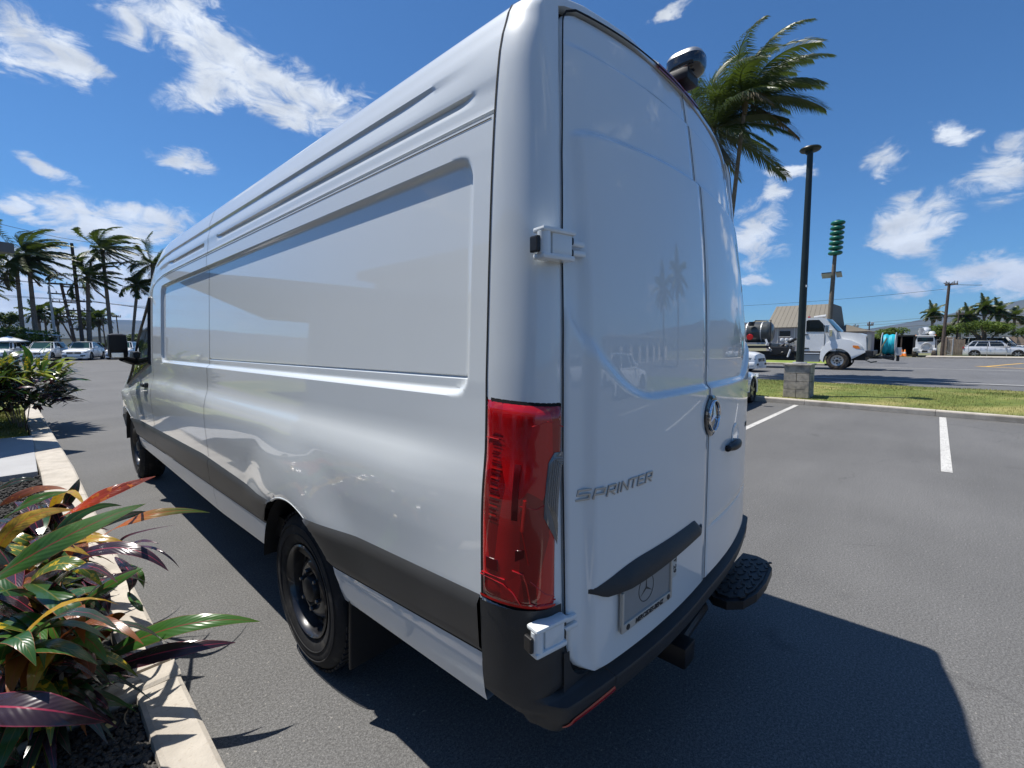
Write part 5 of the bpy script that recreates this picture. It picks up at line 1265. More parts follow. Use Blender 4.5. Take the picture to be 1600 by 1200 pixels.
# ================================================================ CARS
MT['tyre_far'] = MT['rubber']; MT['rim_alloy'] = mat('alloy_rim', (.32, .33, .34), rough=.3, metal=.7, var=.1); MT['silver_paint'] = mat('silver_car_paint', (.55, .57, .59), rough=.3, metal=.3, var=.03, coat=1.0)
MT['head'] = mat('headlamp_glass', (.42, .45, .47), rough=.08, var=.3, vscale=30, coat=1.0); MT['head_dark'] = mat('dark_headlamp_inner', (.06, .07, .08), rough=.15, coat=1.0); MT['trim'] = MT['black']
def car(name, loc, rz, label, cat, L_=4.4, Wd=1.83, H=1.61, paint='paint2', style='suv', group=None, wr=.35, sc_=1.0):
    """+x is forward, origin on the ground at the middle"""
    root = thing(name, (0, 0, 0), label, cat, group)
    a = L_/2; g = .19
    if style == 'suv': top = [(-a, .55), (-a+.03, .95), (-a+.10, 1.05), (-a+.6, 1.07), (-.3, 1.06), (.55, 1.03), (a-1.05, 1.00), (a-.45, .93), (a-.16, .84), (a-.03, .68), (a, .5)]
    elif style == 'big': top = [(-a, .6), (-a+.02, 1.05), (-a+.08, 1.13), (-a+.6, 1.15), (.3, 1.15), (1.0, 1.14), (a-1.0, 1.12), (a-.35, 1.05), (a-.10, .95), (a-.02, .7), (a, .5)]
    else: top = [(-a, .5), (-a+.05, .9), (-a+.12, .98), (-a+.6, 1.0), (-.2, .97), (.6, .93), (a-.9, .88), (a-.4, .80), (a-.12, .70), (a-.02, .58), (a, .45)]
    ax = (-L_*.5+.82, L_*.5-.86)
    xs = sorted(set([round(v, 3) for v in lin(-a, a, 60)]+[round(t[0], 3) for t in top]+[round(c+k*.06, 3) for c in ax for k in range(-7, 8)]))
    def half(x, z):
        e = abs(x)/a; w = Wd/2*(1-.16*max(0, (e-.72)/.28)**2.2)
        return w
    V = []; F = []; rows = 13
    for x in xs:
        zt = interp(top, x)
        for k in range(rows):
            t = k/(rows-1)
            if t < .62: z = lerp(g, zt-.10, t/.62); y = half(x, z)*(.955+.045*math.sin(math.pi*min(1, (z-g)/(zt-g)*1.25)))-.02*sm(.55, .62, t)
            else:
                s = (t-.62)/.38; z = zt-.10+.10*math.sin(s*math.pi/2)**.8+.015*s; y = half(x, z)*lerp(.96, 0, s**1.3)
            V.append(Vector((x, -y, z)))
        for k in range(rows-2, -1, -1): v = V[len(V)-1-(rows-1-k)*2+0] if False else None
        base = len(V)-rows
        for k in range(rows-2, -1, -1): q = V[base+k]; V.append(Vector((q.x, -q.y, q.z)))
    n2 = 2*rows-1
    for j in range(len(xs)-1):
        for k in range(n2-1): b0 = j*n2+k; F.append((b0, b0+n2, b0+n2+1, b0+1))
    F += [tuple(range(n2)), tuple(reversed(range((len(xs)-1)*n2, len(xs)*n2)))]
    ins = {}
    for i, v in enumerate(V):
        for c in ax:
            rr_ = math.hypot(v.x-c, v.z-wr)/(wr*1.13)
            if rr_ < 1 and abs(v.y) > Wd*.3: ins[i] = (c, rr_)
    F = [f for f in F if not all(i in ins for i in f)]
    for i, (c, rr_) in ins.items():
        if rr_ > .2: V[i] = Vector((c+(V[i].x-c)/rr_, V[i].y, wr+(V[i].z-wr)/rr_))
    me = mesh('body', V, F, smooth=True, sharp=38); bm = bmesh.new(); bm.from_mesh(me); bmesh.ops.delete(bm, geom=[v for v in bm.verts if not v.link_faces], context='VERTS'); bmesh.ops.recalc_face_normals(bm, faces=bm.faces[:]); bm.to_mesh(me); bm.free()
    put('body', me, MT[paint], root, world_coords=False)
    def P(mb, nm, m, par=None, **k): return mb.build(nm, m, par or root, world_coords=False, **k)
    q = MB(); q.box((0, 0, .33), (L_*.96, Wd*.80, .28)); P(q, 'underbody', MT['black'])
    for c in ax:
        q = MB(); q.box((c, 0, .42), (wr*2.2, Wd*.86, .5)); P(q, 'wheel_well', MT['black'])
    # greenhouse: belt outline to roof outline
    zb = interp(top, 0)-.015
    if style == 'suv': belt, roof = (-a+.16, a-1.30), (-a+.62, .42)
    elif style == 'big': belt, roof = (-a+.08, a-1.20), (-a+.28, a-1.85)
    else: belt, roof = (-a+.35, a-1.15), (-.95, .35)
    wb, wt = Wd/2*.93, Wd/2*.73
    def ring(x0, x1, w, z): return [Vector((x0, -w*.93, z)), Vector((x1-.15, -w, z)), Vector((x1, -w*.8, z)), Vector((x1, w*.8, z)), Vector((x1-.15, w, z)), Vector((x0, w*.93, z))]
    B_ = ring(belt[0], belt[1], wb, zb-.03); T_ = ring(roof[0], roof[1], wt, H-.045)
    def quad(nm, i, j, m, lo=.06, hi=.93, l=.03, r=.97, out=.0):
        b0, b1, t0, t1 = B_[i], B_[j], T_[i], T_[j]
        p = lambda u, v: b0.lerp(b1, u).lerp(t0.lerp(t1, u), v)
        n = (b1-b0).cross(t0-b0).normalized()
        q = MB(); q.grid(lambda u, v: p(u, v)+n*out, lin(l, r, 5), lin(lo, hi, 4)); return P(q, nm, m)
    q = MB(); q.add(B_+T_, [(i, (i+1) % 6, 6+(i+1) % 6, 6+i) for i in range(6)]); P(q, 'cabin_pillars', MT[paint] if style != 'suv2' else MT['black'])
    for (i, j) in ((0, 1), (4, 5)):
        for (l, r) in ((.05, .20), (.23, .56), (.59, .95)) if style != 'coupe' else ((.1, .5), (.53, .95)):
            quad('side_window', i, j, MT['glass'], .10, .90, l, r, .006)
    quad('windscreen', 2, 3, MT['glass_g'], .06, .95, .02, .98, .008); quad('corner_pane', 1, 2, MT['glass'], .08, .9, .3, .98, .006); quad('corner_pane', 3, 4, MT['glass'], .08, .9, .02, .7, .006); quad('rear_window', 5, 0, MT['glass'], .30, .92, .06, .94, .008)
    q = MB(); q.grid(lambda u, v: (lambda e: Vector((lerp(roof[0]-.05, roof[1]+.05, u), v*wt*(1-.1*abs(2*u-1)**4)*1.02, H-.05+.05*(1-abs(v)**3)*(1-(2*u-1)**4))))(0), lin(0, 1, 14), lin(-1, 1, 12))
    P(q, 'roof', MT[paint], smooth=True)
    for s in (-1, 1):
        q = MB(); q.tube([(roof[0]+.1, s*wt*.88, H-.02), (roof[0]+.3, s*wt*.9, H+.03), (roof[1]-.3, s*wt*.9, H+.03), (roof[1]-.1, s*wt*.88, H-.02)], .016, 5); P(q, 'roof_rail', MT['black'] if style != 'coupe' else MT[paint])
        q = MB(); q.box((belt[1]-.42, s*(Wd/2+.08), zb+.09), (.12, .20, .13), bev=.04); P(q, 'wing_mirror', MT[paint], smooth=True)
        # lamps
        xh = a-.28; q = MB(); q.grid(lambda u, v: Vector((lerp(a-.50, a-.075, u)+.012, s*(half(lerp(a-.5, a-.075, u), .7)*lerp(1.0, .88, u**3)+.012-.10*u**4), lerp(.66, .66+.13*(1-.3*u), v)-.03*u)), lin(0, 1, 8), [0, .5, 1]); hl = P(q, 'headlight', MT['head'], smooth=True)
        q = MB(); q.box((a-.12, s*Wd*.36, .68), (.10, .30, .07), bev=.02); P(q, 'lamp_inner', MT['head_dark'], hl)
        q = MB(); q.box((-a+.045, s*Wd*.37, .92), (.12, .36, .16), bev=.03); P(q, 'tail_light', MT['lens_red'], smooth=True)
        q = MB(); q.box((a-.03, s*Wd*.32, .40), (.08, .34, .12), bev=.03); P(q, 'air_intake', MT['black'])
        for k in (0, 1):
            q = MB(); q.box((-.05-k*.95+.3, s*(Wd/2+.0), zb-.16), (.17, .02, .03), bev=.008); P(q, 'door_handle', MT[paint])
        for xx in (.86, -.10, -1.02): q = MB(); q.box((xx, s*(Wd/2-.012), .66), (.008, .02, .62)); P(q, 'door_gap', MT['gap'])
        q = MB(); q.box((0, s*(Wd/2-.035), .25), (ax[1]-ax[0]-.8, .09, .13), bev=.02); P(q, 'sill_trim', MT['black'])
        for c in ax:
            q = MB(); q.tube([(c+math.cos(t)*wr*1.13, s*(Wd/2-.03), wr+math.sin(t)*wr*1.13) for t in lin(R(-12), R(192), 20)], .026, 5); P(q, 'arch_trim', MT['black'] if style != 'coupe' else MT[paint], smooth=True)
    q = MB(); q.box((a-.035, 0, .62), (.06, Wd*.52, .20), bev=.03); gr = P(q, 'grille', MT['black'], smooth=True)
    q = MB(); q.box((a-.0, 0, .62), (.03, Wd*.50, .018)); P(q, 'grille_bar', MT['chrome'], gr)
    q = MB(); q.lathe([(0, .01), (.075, .01), (.08, 0)], (a+.005, 0, .62), 'x', 16); P(q, 'grille_badge', MT['chrome'], gr)
    q = MB(); q.box((a-.05, 0, .30), (.10, Wd*.7, .12), bev=.03); P(q, 'lower_grille', MT['black'])
    q = MB(); q.box((-a+.02, 0, .42), (.10, Wd*.82, .30), bev=.04); P(q, 'rear_bumper', MT['black'])
    for c in ax:
        for s in (-1, 1):
            cc = Vector((c, s*(Wd/2-.02), wr)); q = MB(); q.lathe([(wr*.66, -.01*s), (wr*.70, .006*s), (wr*.9, .008*s), (wr, -.03*s), (wr, -.19*s), (wr*.6, -.21*s)], cc, 'y', 28); ty = P(q, 'tyre', MT['rubber'], smooth=True, sharp=50)
            q = MB(); q.lathe([(0, -.07*s), (wr*.5, -.085*s), (wr*.66, -.06*s), (wr*.68, -.005*s)], cc, 'y', 24); rm = P(q, 'rim', MT['black'] , ty)
            for k in range(5):
                t = 2*math.pi*k/5; q = MB(); q.box(cc+Vector((math.cos(t)*wr*.34, -.028*s, math.sin(t)*wr*.34)), (wr*.66, .03, .075), rot=(0, -t, 0)); P(q, 'spoke', MT['rim_alloy'], rm)
    root.location = loc; root.rotation_euler = (0, 0, rz); root.scale = (sc_,)*3
    return root
Yc = 60.5; CG = 'white cars parked in a row at left'
S0 = 1.13
def cx(x48, y=Yc): return -1.844+(x48+1.844)*(y+.72)/48.72
zc_ = gz(Yc)
c0 = car('parked_car', (cx(-.25)-.3, Yc+1.2, zc_), R(-112), 'white crossover, second from the left in the parked row', 'car', group=CG, sc_=S0)
lab = ['white crossover in the middle of the parked row, nose to the left', 'white crossover nearest the van mirror in the parked row', 'white car at the left edge of the parked row, partly behind the bush', 'white car mostly hidden behind the van mirror']
for (x, yy, lb) in ((1.90, Yc+1.2, lab[0]), (4.35, Yc+1.2, lab[1]), (-2.35, Yc+2.0, lab[2]), (6.9, Yc+1.2, lab[3])): clone(c0, (cx(x)-.3, yy, zc_), R(-112), lb, S0)
# near white car right of the van, nose over the kerb, and one driving behind it
car('parked_car', (9.86, 3.74, 0), R(1.5), 'white hatchback nosing over the kerb, right behind the van, only its front wing showing', 'car', L_=4.6, Wd=1.80, H=1.45, style='coupe', wr=.34)
car('moving_car', (25.5, 8.85, 0), R(-92), 'white pickup-height car on the road left of the lamp post, headlights towards the right', 'car', L_=4.9, Wd=1.95, H=1.80, style='big', wr=.38)
car('parked_car', (60.6, -4.25, .0), R(-90), 'silver-white small crossover behind the fence on the far right', 'car', L_=4.45, Wd=1.8, H=1.6, style='suv', paint='silver_paint', group='cars behind the fence', sc_=1.0)
car('parked_car', (64.5, -4.3, .0), R(-90), 'long white wagon with red tail light behind the silver crossover', 'car', L_=5.6, Wd=2.05, H=1.95, style='big', group='cars behind the fence')
car('parked_car', (64.5, -9.9, .0), R(-90), 'white car at the right edge, cut by the picture border', 'car', L_=5.0, Wd=2.0, H=1.75, style='big', group='cars behind the fence')

# ================================================================ RIGHT: LAMP POST, SIREN, TRUCKS, BUILDINGS
root = thing('lamp_post', (12.35, 2.08, .12), 'black parking-lot lamp post with flat oval head on a square block pedestal', 'lamp post')
q = MB(); q.box((12.42, 2.08, .52), (.50, .50, .82)); ped = q.build('pedestal', MT['concrete_g'], root)
rb = random.Random(5)
for r_ in range(4):
    for fc in range(4):
        n_ = 2 if (r_+fc) % 2 else 1
        for k in range(n_):
            w = .600/n_; u = -.30+w*(k+.5); ang = fc*math.pi/2; d = Vector((math.sin(ang), -math.cos(ang), 0)); t = Vector((math.cos(ang), math.sin(ang), 0))
            c = Vector((12.42, 2.08, .12+.215*(r_+.5)-.0))+d*(.272+rb.uniform(0, .004))+t*(u*.98)
            b_ = MB(); b_.box(c, (w*.98-.010, .05, .205), rot=(0, 0, ang), bev=.006); b_.build('concrete_block', MT['concrete_g'], ped)
q = MB(); q.box((12.42, 2.08, .995), (.66, .66, .05), bev=.012); q.build('cap_stone', MT['concrete_g'], root)
q = MB(); q.lathe([(0, 1.06), (.15, 1.06), (.17, 1.05), (.17, 1.02)], (12.42, 2.08, 0), 'z', 20); q.build('base_plate', MT['galv'], root)
q = MB(); q.tube([(12.42, 2.08, 1.05), (12.42, 2.08, 3.8), (12.42, 2.08, 6.42)], [.095, .085, .07], 14); q.build('pole', MT['pole_black'], root, smooth=True)
q = MB(); q.lathe([(0, .0), (.10, -.005), (.225, -.02), (.245, -.05), (.22, -.085), (.12, -.10), (0, -.10)], (12.42, 2.08, 6.58), 'z', 26); hd = q.build('lamp_head', MT['pole_black'], root, smooth=True)
q = MB(); q.box((12.42, 2.10, 6.46), (.16, .16, .08), bev=.02); q.build('lamp_neck', MT['pole_black'], hd)
q = MB(); q.lathe([(0, .012), (.028, .010), (.032, 0)], (12.40, 1.99, 3.05), 'z', 12); q.box((12.36, 2.005, 3.05), (.06, .02, .06), bev=.008); q.build('sticker_disc', MT['paint2'], root)

root = thing('warning_siren', (40, 5.75, 0), 'tall pole with seven stacked green siren discs and small solar panels', 'siren')
q = MB(); q.tube([(40, 5.75, 0), (40, 5.66, 4.5), (40, 5.58, 8.1)], [.20, .16, .12], 12); q.build('pole', MT['trunk'], root, smooth=True)
q = MB(); q.tube([(40, 5.58, 7.9), (40, 5.50, 10.5)], .13, 10); q.build('siren_core', MT['black'], root)
MT['siren'] = mat('green_siren_paint', (.006, .13, .090), rough=.4, var=.15)
for k in range(7):
    z = 8.12+k*.36; q = MB(); q.lathe([(.12, -.15), (.34, -.13), (.45, -.06), (.46, .04), (.38, .12), (.12, .15), (0, .15)], (40, 5.57-k*.011, z), 'z', 24); q.build('siren_disc', MT['siren'], root, smooth=True, sharp=60)
for (y, rx) in ((6.0, 28), (5.25, 28)):
    q = MB(); q.box((39.9, y, 6.55), (.6, .62 if y > 5.5 else .34, .05), rot=(R(0), R(28), R(0))); sp_ = q.build('solar_panel', MT['glass'], root)
    q = MB(); q.box((39.92, y, 6.50), (.62, .66 if y > 5.5 else .36, .03), rot=(0, R(28), 0)); q.build('panel_frame', MT['galv'], sp_)

# --- tanker / hose truck at x = 29.5, nose towards -y
MT['tank'] = mat('grey_tank_paint', (.055, .06, .06), rough=.35, var=.2, coat=.4); MT['truck'] = mat('white_truck_paint', (.70, .71, .71), rough=.3, var=.05, coat=.8, coat_rough=.08)
MT['cyan'] = mat('cyan_hose', (.01, .33, .42), rough=.5, var=.2); MT['amber'] = mat('amber_lens', (.75, .22, .03), rough=.25, coat=.6); MT['dirty'] = mat('dirty_tyre', (.035, .03, .025), rough=.9, var=.4, speck=(8, .45, .6, (.10, .075, .05), .8))
X0 = 29.5
tk = thing('utility_truck', (30.6, 4.5, 0), 'white utility truck with dark tank and blue hose reel on its nose', 'truck')
def TB(nm, m, fn, par=None, **k):
    q = MB(); fn(q); return q.build(nm, m, par or tk, **k)
# cab side outline (y, z), extruded across x
cab = [(5.42, 1.05), (5.45, 2.90), (5.30, 2.97), (4.50, 2.96), (4.28, 2.90), (3.72, 2.14), (3.72, 1.05)]
TB('cab', MT['truck'], lambda q: q.prism([(y, z) for y, z in cab], X0+.02, X0+2.28, 'yzx'))
hood = [(3.73, .98), (3.73, 2.13), (3.3, 2.10), (2.75, 2.04), (2.42, 1.92), (2.36, 1.05)]
TB('bonnet', MT['truck'], lambda q: q.prism(hood, X0+.22, X0+2.08, 'yzx'))
def fender(q):
    P_ = []
    for t in lin(R(-8), R(188), 26): P_.append((3.63+.66*math.cos(t), .52+.68*math.sin(t)))
    O_ = [(4.46, .60), (4.44, 1.02), (4.28, 1.36), (3.95, 1.66), (3.55, 1.74), (3.05, 1.66), (2.6, 1.42), (2.40, 1.12), (2.38, .98), (2.98, .92)]
    # strip between arch and outline
    n = 26; V = []
    def on(s):
        f = s*(len(O_)-1); i = min(int(f), len(O_)-2); return (lerp(O_[i][0], O_[i+1][0], f-i), lerp(O_[i][1], O_[i+1][1], f-i))
    for x in (X0-.06, X0+.42):
        for i in range(n):
            o = on(i/(n-1)); V += [(x, P_[i][0], P_[i][1]), (x+.03 if x < X0 else x, o[0], o[1])]
    F = []
    for i in range(n-1): F.append((2*i, 2*i+1, 2*i+3, 2*i+2)); F.append((2*n+2*i, 2*n+2*i+2, 2*n+2*i+3, 2*n+2*i+1)); F.append((2*i+1, 2*n+2*i+1, 2*n+2*i+3, 2*i+3)); F.append((2*i, 2*i+2, 2*n+2*i+2, 2*n+2*i))
    q.add(V, F)
TB('front_wing', MT['truck'], fender, smooth=True, sharp=40)
TB('side_window', MT['glass'], lambda q: q.prism([(5.20, 2.17), (5.20, 2.78), (5.12, 2.84), (4.58, 2.83), (4.38, 2.60), (4.30, 2.15)], X0+.0, X0+.03, 'yzx'))
TB('quarter_window', MT['glass'], lambda q: q.prism([(4.26, 2.16), (4.36, 2.56), (4.22, 2.42), (4.06, 2.16)], X0+.002, X0+.03, 'yzx'))
TB('windscreen', MT['glass_g'], lambda q: q.grid(lambda u, v: Vector((X0+.12+2.06*u, lerp(3.70, 4.27, v)-.03-.08*math.sin(u*3.14), lerp(2.18, 2.88, v))), lin(0, 1, 8), [0, 1]))
TB('door_seam', MT['gap'], lambda q: (q.box((X0+.01, 5.30, 1.95), (.03, .015, 1.6)), q.box((X0+.01, 4.28, 1.60), (.03, .015, .9))))
TB('door_handle', MT['black'], lambda q: q.box((X0, 5.16, 2.0), (.05, .16, .05)))
TB('door_sign', MT['head_dark'], lambda q: q.box((X0+.01, 5.15, 1.20), (.03, .26, .08)))
TB('wing_mirror', MT['chrome'], lambda q: (q.box((X0-.20, 4.15, 2.30), (.10, .20, .42), bev=.03), q.tube([(X0, 4.2, 2.1), (X0-.2, 4.15, 2.2)], .02, 6)))
TB('air_cleaner', MT['chrome'], lambda q: q.tube([(X0+.0, 4.0, 1.9), (X0-.02, 4.0, 2.25)], .09, 10))
TB('step', MT['truck'], lambda q: q.box((X0+.12, 5.0, .92), (.3, 1.05, .06)))
TB('step_box', MT['silver'], lambda q: (q.box((X0+.2, 5.0, .66), (.3, 1.05, .38), bev=.02), q.box((X0+.1, 5.0, .46), (.3, 1.05, .05))))
TB('roof_light', MT['lens_red'], lambda q: q.box((X0+.6, 5.18, 3.02), (.14, .14, .10), bev=.03)); TB('roof_horn', MT['galv'], lambda q: q.tube([(X0+.9, 5.0, 3.04), (X0+.9, 4.4, 3.08)], [.05, .09], 8))
TB('indicator', MT['amber'], lambda q: q.prism([(2.95, 1.27), (2.95, 1.38), (2.72, 1.36), (2.60, 1.20), (2.80, 1.19)], X0-.05, X0+.02, 'yzx')); TB('headlight', MT['head'], lambda q: q.prism([(2.74, 1.37), (2.52, 1.30), (2.45, 1.18), (2.62, 1.20)], X0-.045, X0+.2, 'yzx'))
TB('grille', MT['silver'], lambda q: q.box((X0+1.15, 2.36, 1.55), (1.5, .05, .85)))
TB('bumper', MT['black'], lambda q: q.box((X0+1.15, 2.22, .92), (2.3, .34, .34), bev=.04))
TB('chassis', MT['black'], lambda q: (q.box((X0+.75, 6.4, .88), (.12, 7.8, .26)), q.box((X0+1.55, 6.4, .88), (.12, 7.8, .26)), q.box((X0+1.1, 6.6, .72), (1.5, 1.6, .5)), q.box((X0+1.1, 3.2, .8), (1.6, 1.6, .5))))
def twheel(x, y, r, par, wide=.30, rim=True):
    q = MB(); q.lathe([(r*.56, .0), (r*.60, -.02), (r*.9, -.015), (r, .03), (r, wide-.03), (r*.9, wide), (r*.56, wide)], (x, y, r), 'x', 36); ty = q.build('tyre', MT['dirty'], par, smooth=True, sharp=50)
    q = MB(); q.lathe([(0, -.07), (r*.16, -.07), (r*.18, .0), (r*.40, .02), (r*.50, -.01), (r*.57, -.015), (r*.57, .05)], (x, y, r), 'x', 28); rm = q.build('rim', MT['silver'], ty, smooth=True, sharp=40)
    for k in range(8):
        t = 2*math.pi*k/8; q = MB(); q.lathe([(0, .009), (.035, .009)], (x, y+math.cos(t)*r*.34, r+math.sin(t)*r*.34), 'x', 8); q.build('rim_hole', MT['gap'], rm)
    q = MB(); q.lathe([(0, -.085), (r*.13, -.08), (r*.15, .0)], (x, y, r), 'x', 12); q.build('hub', MT['black'], rm); return ty
twheel(X0+.0, 3.63, .53, tk); twheel(X0+1.98, 3.63, .53, tk)
for y in (9.0, 10.2):
    for x in (X0+.02, X0+1.7): twheel(x, y, .52, tk, .55)
# tank with straps, plumbing
def tank(q):
    q.tube([(X0+1.15, 7.45, 2.2), (X0+1.15, 7.30, 2.2), (X0+1.15, 7.2, 2.2)][::-1]+[(X0+1.15, 11.0, 2.2)], [.45, .60, .66, .66], 28)
tnk = TB('tank', MT['tank'], tank, smooth=True, sharp=40)
for y in (7.75, 8.6, 9.6): TB('tank_strap', MT['galv'], lambda q: q.lathe([(.672, -.03), (.672, .03)], (X0+1.15, y, 2.2), 'y', 28), tnk)
TB('tank_cradle', MT['galv'], lambda q: q.box((X0+1.15, 9.1, 1.50), (1.4, 3.8, .12)))
TB('deck', MT['black'], lambda q: q.box((X0+1.1, 9.2, 1.28), (2.2, 4.0, .14)))
TB('ladder_frame', MT['black'], lambda q: (q.tube([(X0+.25, 7.12, 1.1), (X0+.25, 7.12, 2.92), (X0+.25, 8.0, 2.92), (X0+.25, 8.1, 2.6)], .035, 8), q.tube([(X0+.4, 8.25, 2.6), (X0+.4, 8.25, 2.86)], .16, 12)))
TB('equipment_box', mat('tan_box', (.35, .25, .12), rough=.7), lambda q: q.box((X0+1.8, 8.1, 2.78), (.5, .8, .3), bev=.02))
TB('rear_marker', MT['lens_red_hi'], lambda q: q.lathe([(0, -.02), (.17, -.02), (.19, .0), (.19, .05)], (X0+.25, 8.28, 1.90), 'x', 20), smooth=True)
rk = random.Random(8)
for k in range(16):
    y = rk.uniform(5.7, 7.3); z = rk.uniform(.75, 1.6); 
    TB('pump_pipe', rk.choice([MT['black'], MT['black'], MT['galv'], MT['silver'], MT['black']]), lambda q: q.tube([(X0+rk.uniform(.1, .8), y, z), (X0+rk.uniform(.1, .8), y+rk.uniform(-.5, .5), z+rk.uniform(-.35, .35))], rk.uniform(.03, .13), 8))
TB('pump_body', MT['black'], lambda q: q.box((X0+.5, 6.5, 1.05), (.7, 1.2, .5), bev=.06)); TB('pump_cover', MT['head_dark'], lambda q: q.box((X0+.5, 6.9, 1.35), (.5, .6, .3), bev=.05))
for y in (5.75, 6.0, 6.25, 6.5): TB('white_valve', MT['truck'], lambda q: q.lathe([(0, .1), (.09, .08), (.11, 0), (.09, -.08), (0, -.1)], (X0+.35, y, 1.72), 'z', 12), smooth=True)
TB('white_hose', MT['truck'], lambda q: q.tube([(X0+.0, 7.3, 1.75), (X0-.02, 7.2, 1.5), (X0+.0, 7.25, 1.4)], .06, 8)); TB('white_strut', MT['truck'], lambda q: q.tube([(X0+.0, 5.95, 1.15), (X0+.0, 6.08, .68)], .05, 8))
TB('crossbar', MT['black'], lambda q: q.box((X0+.3, 6.1, .58), (.1, 1.9, .06)))
# reel on the nose
rl_ = TB('hose_reel', MT['cyan'], lambda q: q.lathe([(.10, -.27), (.52, -.26), (.56, -.15), (.50, -.01), (.57, .1), (.52, .24), (.10, .25)], (X0+1.1, 1.50, 1.42), 'y', 30), smooth=True)
for y in (1.20, 1.78): TB('reel_flange', MT['truck'], lambda q: q.lathe([(0, -.015), (.64, -.015), (.66, 0), (.64, .015), (0, .015)], (X0+1.1, y, 1.42), 'y', 32), rl_)
TB('reel_carrier', MT['black'], lambda q: (q.box((X0+1.1, 1.72, .72), (.9, 1.0, .14)), q.tube([(X0+.7, 2.3, .95), (X0+.7, 1.9, .75), (X0+.7, 1.2, .62)], .06, 8), q.box((X0+.62, 1.05, .86), (.12, .13, .66), bev=.02)), sharp=30)
TB('reel_plate', MT['galv'], lambda q: q.box((X0+.55, 1.04, 1.05), (.06, .26, .42)))
TB('loose_hose', mat('dull_hose', (.12, .12, .08), rough=.8), lambda q: q.tube([(X0+.5, 1.55, 1.75), (X0+.4, 1.72, 1.3), (X0+.4, 1.78, .9), (X0+.45, 2.2, .72), (X0+.45, 2.4, .55), (X0+.4, 2.15, .45), (X0+.4, 1.9, .5)], .035, 6))

# --- front-loader truck facing the viewer at x = 60
m2 = thing('mixer_truck', (61, .72, 0), 'white mixer truck facing the road, just left of the chain-link gate', 'truck')
def T2(nm, m, fn, par=None, **k):
    q = MB(); fn(q); return q.build(nm, m, par or m2, **k)
T2('cab', MT['truck'], lambda q: q.prism([(-.05, .45), (1.42, .45), (1.42, 1.6), (1.30, 2.08), (.10, 2.08), (-.05, 1.6)], 60.1, 61.6, 'yzx'))
T2('windscreen', MT['glass'], lambda q: q.box((60.08, .70, 1.72), (.06, 1.18, .40), bev=.02)); T2('roof_visor', MT['truck'], lambda q: q.box((60.2, .70, 2.10), (.5, 1.5, .10), bev=.03))
for y, nm in ((1.42, 0), (-.02, 0)): T2('marker_lamp', MT['amber'], lambda q: q.box((60.1, y, 2.16), (.12, .14, .08)))
T2('spare_wheel', MT['galv'], lambda q: q.lathe([(.30, -.06), (.38, -.07), (.42, -.02), (.40, .05), (.30, .05)], (60.02, .58, 1.02), 'x', 26), smooth=True)
T2('bumper', MT['truck'], lambda q: q.box((60.0, .68, .50), (.2, 1.6, .26), bev=.04)); T2('number_plate', MT['black'], lambda q: q.box((59.88, .68, .55), (.02, .42, .16)))
T2('fender', MT['truck'], lambda q: q.box((59.7, 1.38, .72), (.7, .42, .42), bev=.14), smooth=True); T2('fender', MT['truck'], lambda q: q.box((60.2, -.05, .70), (.7, .30, .36), bev=.12), smooth=True)
T2('exhaust', MT['black'], lambda q: q.tube([(60.5, 1.55, .9), (60.5, 1.55, 2.0)], .08, 10)); T2('headlight', MT['head'], lambda q: q.box((59.34, 1.38, .80), (.05, .25, .12)))
for y in (1.45, .0): 
    q = MB(); q.lathe([(.0, -.16), (.30, -.16), (.36, -.10), (.36, .10), (.30, .16), (0, .16)], (59.75, y, .30), 'y', 24); q.build('tyre', MT['dirty'], m2, smooth=True, sharp=50)
T2('mixer_drum', MT['truck'], lambda q: q.tube([(60.6, .95, 2.45), (60.9, .95, 2.5), (61.8, .75, 2.55), (62.8, .6, 2.4)], [.22, .38, .46, .3], 18), smooth=True)
T2('drum_chute', MT['galv'], lambda q: q.tube([(60.4, 1.15, 2.2), (60.5, 1.05, 2.85)], [.10, .22], 10)); T2('loader_tank', MT['truck'], lambda q: q.lathe([(0, .25), (.2, .22), (.28, 0), (.2, -.2), (0, -.22)], (60.9, .25, 2.32), 'z', 14), smooth=True)

# --- buildings
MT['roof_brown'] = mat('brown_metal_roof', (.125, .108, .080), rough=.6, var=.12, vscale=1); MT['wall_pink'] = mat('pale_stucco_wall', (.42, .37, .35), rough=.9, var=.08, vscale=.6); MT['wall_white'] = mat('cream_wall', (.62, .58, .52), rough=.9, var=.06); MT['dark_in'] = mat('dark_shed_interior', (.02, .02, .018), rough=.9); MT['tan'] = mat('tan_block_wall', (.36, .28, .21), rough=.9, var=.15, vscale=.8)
bA = thing('warehouse', (50, 9.5, 0), 'pale-walled building with a big brown sloping metal roof behind the truck', 'building')
q = MB(); q.box((52, 9.45, 1.48), (8, 5.0, 2.96)); q.build('wall', MT['wall_pink'], bA)
q = MB()
rf_ = [(47.75, 6.85, 2.95), (47.75, 12.05, 2.95), (49.6, 11.6, 5.05), (49.6, 6.98, 5.05), (56.3, 6.85, 2.95), (56.3, 12.05, 2.95), (54.5, 11.6, 5.05), (54.5, 6.98, 5.05)]
q.add(rf_, [(0, 1, 2, 3), (4, 7, 6, 5), (3, 2, 6, 7), (1, 5, 6, 2), (0, 3, 7, 4), (0, 4, 5, 1)]); rfo = q.build('roof', MT['roof_brown'], bA)
for i in range(13):
    u = (i+.5)/13; a = Vector(rf_[0]).lerp(Vector(rf_[1]), u); b = Vector(rf_[3]).lerp(Vector(rf_[2]), u); q = MB(); q.tube([a+Vector((-.02, 0, .02)), b+Vector((-.02, 0, .02))], .006, 4); q.build('roof_seam', MT['roof_brown'], rfo)
